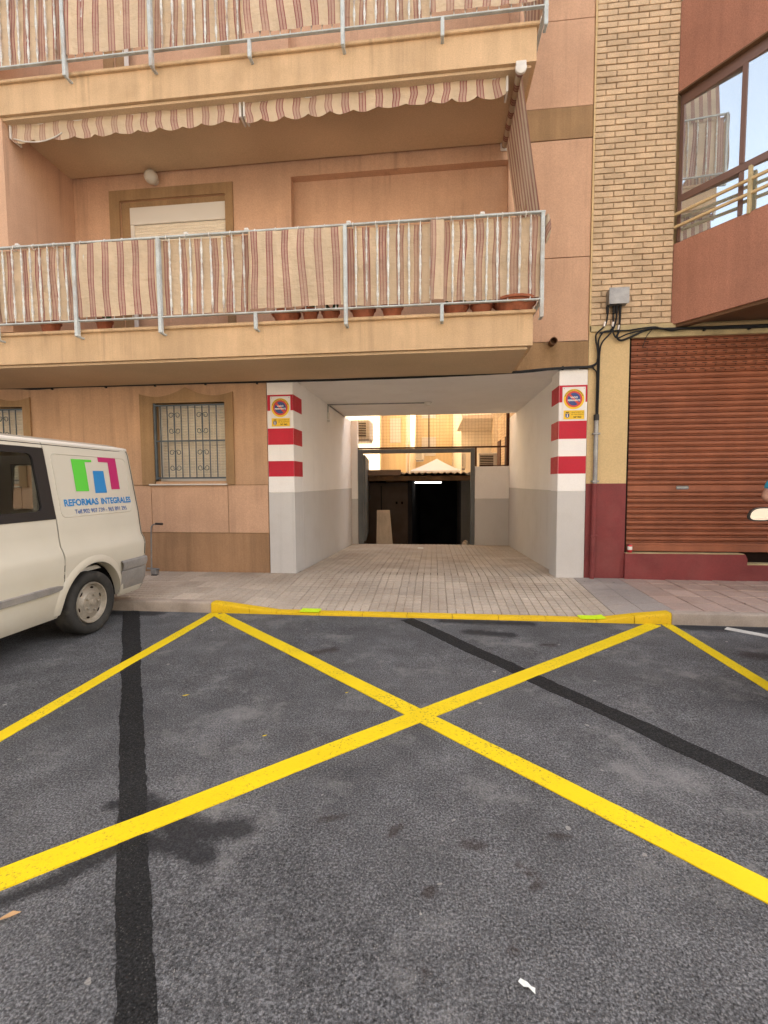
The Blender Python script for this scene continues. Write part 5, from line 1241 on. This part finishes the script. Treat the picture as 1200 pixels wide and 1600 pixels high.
# ---- person just outside the right edge, one elbow in the picture
def build_person():
    o = Vector((4.30, 6.0, .135)); p = thing('person', o, 'person in a blue shirt standing on the pavement with bent elbow at right edge', 'person')
    J = {'pelvis': (.05, 0, .96, .15, .11), 'waist': (0, 0, 1.08, .14, .10), 'chest': (0, .01, 1.30, .165, .115), 'neck': (0, .01, 1.48, .06, .06), 'head0': (0, -.01, 1.57, .075, .085), 'head1': (0, -.015, 1.67, .08, .10), 'head2': (0, 0, 1.755, .06, .075),
         'shL': (-.19, .01, 1.42, .065, .06), 'elL': (-.35, .03, 1.155, .043, .045), 'wrL': (-.14, -.15, 1.06, .028, .032), 'haL': (-.08, -.20, 1.05, .03, .02),
         'shR': (.19, .01, 1.42, .065, .06), 'elR': (.26, .0, 1.14, .043, .045), 'wrR': (.26, -.10, .92, .028, .032), 'haR': (.26, -.13, .84, .03, .02),
         'hipL': (-.03, 0, .90, .10, .10), 'knL': (.03, -.01, .50, .06, .065), 'anL': (.06, .02, .09, .038, .045), 'toL': (.05, -.16, .03, .04, .03),
         'hipR': (.15, 0, .90, .10, .10), 'knR': (.21, -.01, .50, .06, .065), 'anR': (.26, .02, .09, .038, .045), 'toR': (.27, -.16, .03, .04, .03)}
    for s, k in (('L', -1), ('R', 1)):      # fingers: short chains rooted in the hand
        h = J['ha' + s]
        for i in range(4): J['f%d%s' % (i, s)] = (h[0] + (.02 if s == 'L' else .0) + .012 * (i - 1.5), h[1] - .055, h[2] - .025 - .004 * i, .009, .009)
        J['th' + s] = (h[0] + .04 * -k, h[1] - .02, h[2] - .01, .010, .010)
    E_ = [('pelvis', 'waist'), ('waist', 'chest'), ('chest', 'neck'), ('neck', 'head0'), ('head0', 'head1'), ('head1', 'head2')]
    for s in 'LR': E_ += [('chest', 'sh' + s), ('sh' + s, 'el' + s), ('el' + s, 'wr' + s), ('wr' + s, 'ha' + s), ('pelvis', 'hip' + s), ('hip' + s, 'kn' + s), ('kn' + s, 'an' + s), ('an' + s, 'to' + s)] + [('ha' + s, 'f%d%s' % (i, s)) for i in range(4)] + [('ha' + s, 'th' + s)]
    def skin(name, m, keys, edges, grow, root, parent, over={}):
        me = bpy.data.meshes.new(name); ks = list(keys); me.from_pydata([over.get(k, J[k])[:3] for k in ks], [(ks.index(a), ks.index(b)) for a, b in edges], [])
        ob = bpy.data.objects.new(name, me); COL.objects.link(ob); sm = ob.modifiers.new('Skin', 'SKIN'); ob.modifiers.new('Sub', 'SUBSURF').levels = 2
        if not me.skin_vertices: 
            bpy.context.view_layer.objects.active = ob
        for i, k in enumerate(ks):
            d = me.skin_vertices[0].data[i]; j = over.get(k, J[k]); d.radius = (j[3] + grow, j[4] + grow); d.use_root = (k == root)
        dg = bpy.context.evaluated_depsgraph_get(); nm = bpy.data.meshes.new_from_object(ob.evaluated_get(dg)); bpy.data.objects.remove(ob)
        b = MB(); b.add([Vector(v_.co) + o for v_ in nm.vertices], [tuple(f.vertices) for f in nm.polygons]); bpy.data.meshes.remove(nm)
        return b.build(name, m, parent, 180)
    body = skin('body', 'skin', J.keys(), E_, 0, 'pelvis', p)
    tk = ['pelvis', 'waist', 'chest', 'shL', 'elL', 'shR', 'elR']
    mid = lambda a, b, t: tuple(J[a][i] + (J[b][i] - J[a][i]) * t for i in range(5))
    skin('shirt', 'shirt', tk, [('pelvis', 'waist'), ('waist', 'chest'), ('chest', 'shL'), ('shL', 'elL'), ('chest', 'shR'), ('shR', 'elR')], .022, 'pelvis', p, {'elL': mid('shL', 'elL', .72), 'elR': mid('shR', 'elR', .72)})
    lk = ['pelvis'] + [a + s for s in 'LR' for a in ('hip', 'kn', 'an')]
    skin('trousers', 'jeans', lk, [e for e in E_ if e[0] in lk and e[1] in lk], .02, 'pelvis', p)
    MB().lathe([(.0, .10), (.05, .095), (.085, .06), (.095, .0), (.085, -.05)], o + Vector((0, .015, 1.70)), 'z', 18).build('hair', 'hair', p, 180)
    for s in (-1, 1): MB().lathe([(0, -.012), (.009, -.008), (.012, 0), (.009, .008), (0, .012)], o + Vector((.032 * s, -.098, 1.665)), 'y', 10).build('eye', 'whitesign', p, 180)
    MB().tube([o + Vector((0, -.095, 1.66)), o + Vector((0, -.122, 1.625)), o + Vector((0, -.10, 1.615))], .012, 6, True, [.008, .014, .010]).build('nose', 'skin', p, 180)
    MB().cbox(o.x - .025, o.x + .025, o.y - .098, o.y - .09, o.z + 1.577, o.z + 1.587, .003).build('mouth', 'redsign', p)
    for s in (-1, 1): MB().lathe([(0, -.01), (.022, -.006), (.026, 0), (.0, .006)], o + Vector((.082 * s, .0, 1.65)), 'x', 10).build('ear', 'skin', p, 180)
    for s in (-1, 1): MB().cbox(o.x + .16 + .105 * s - .055, o.x + .16 + .105 * s + .055, o.y - .21, o.y + .09, o.z - .002, o.z + .075, .025).build('shoe', 'blackplastic', p)
build_person()
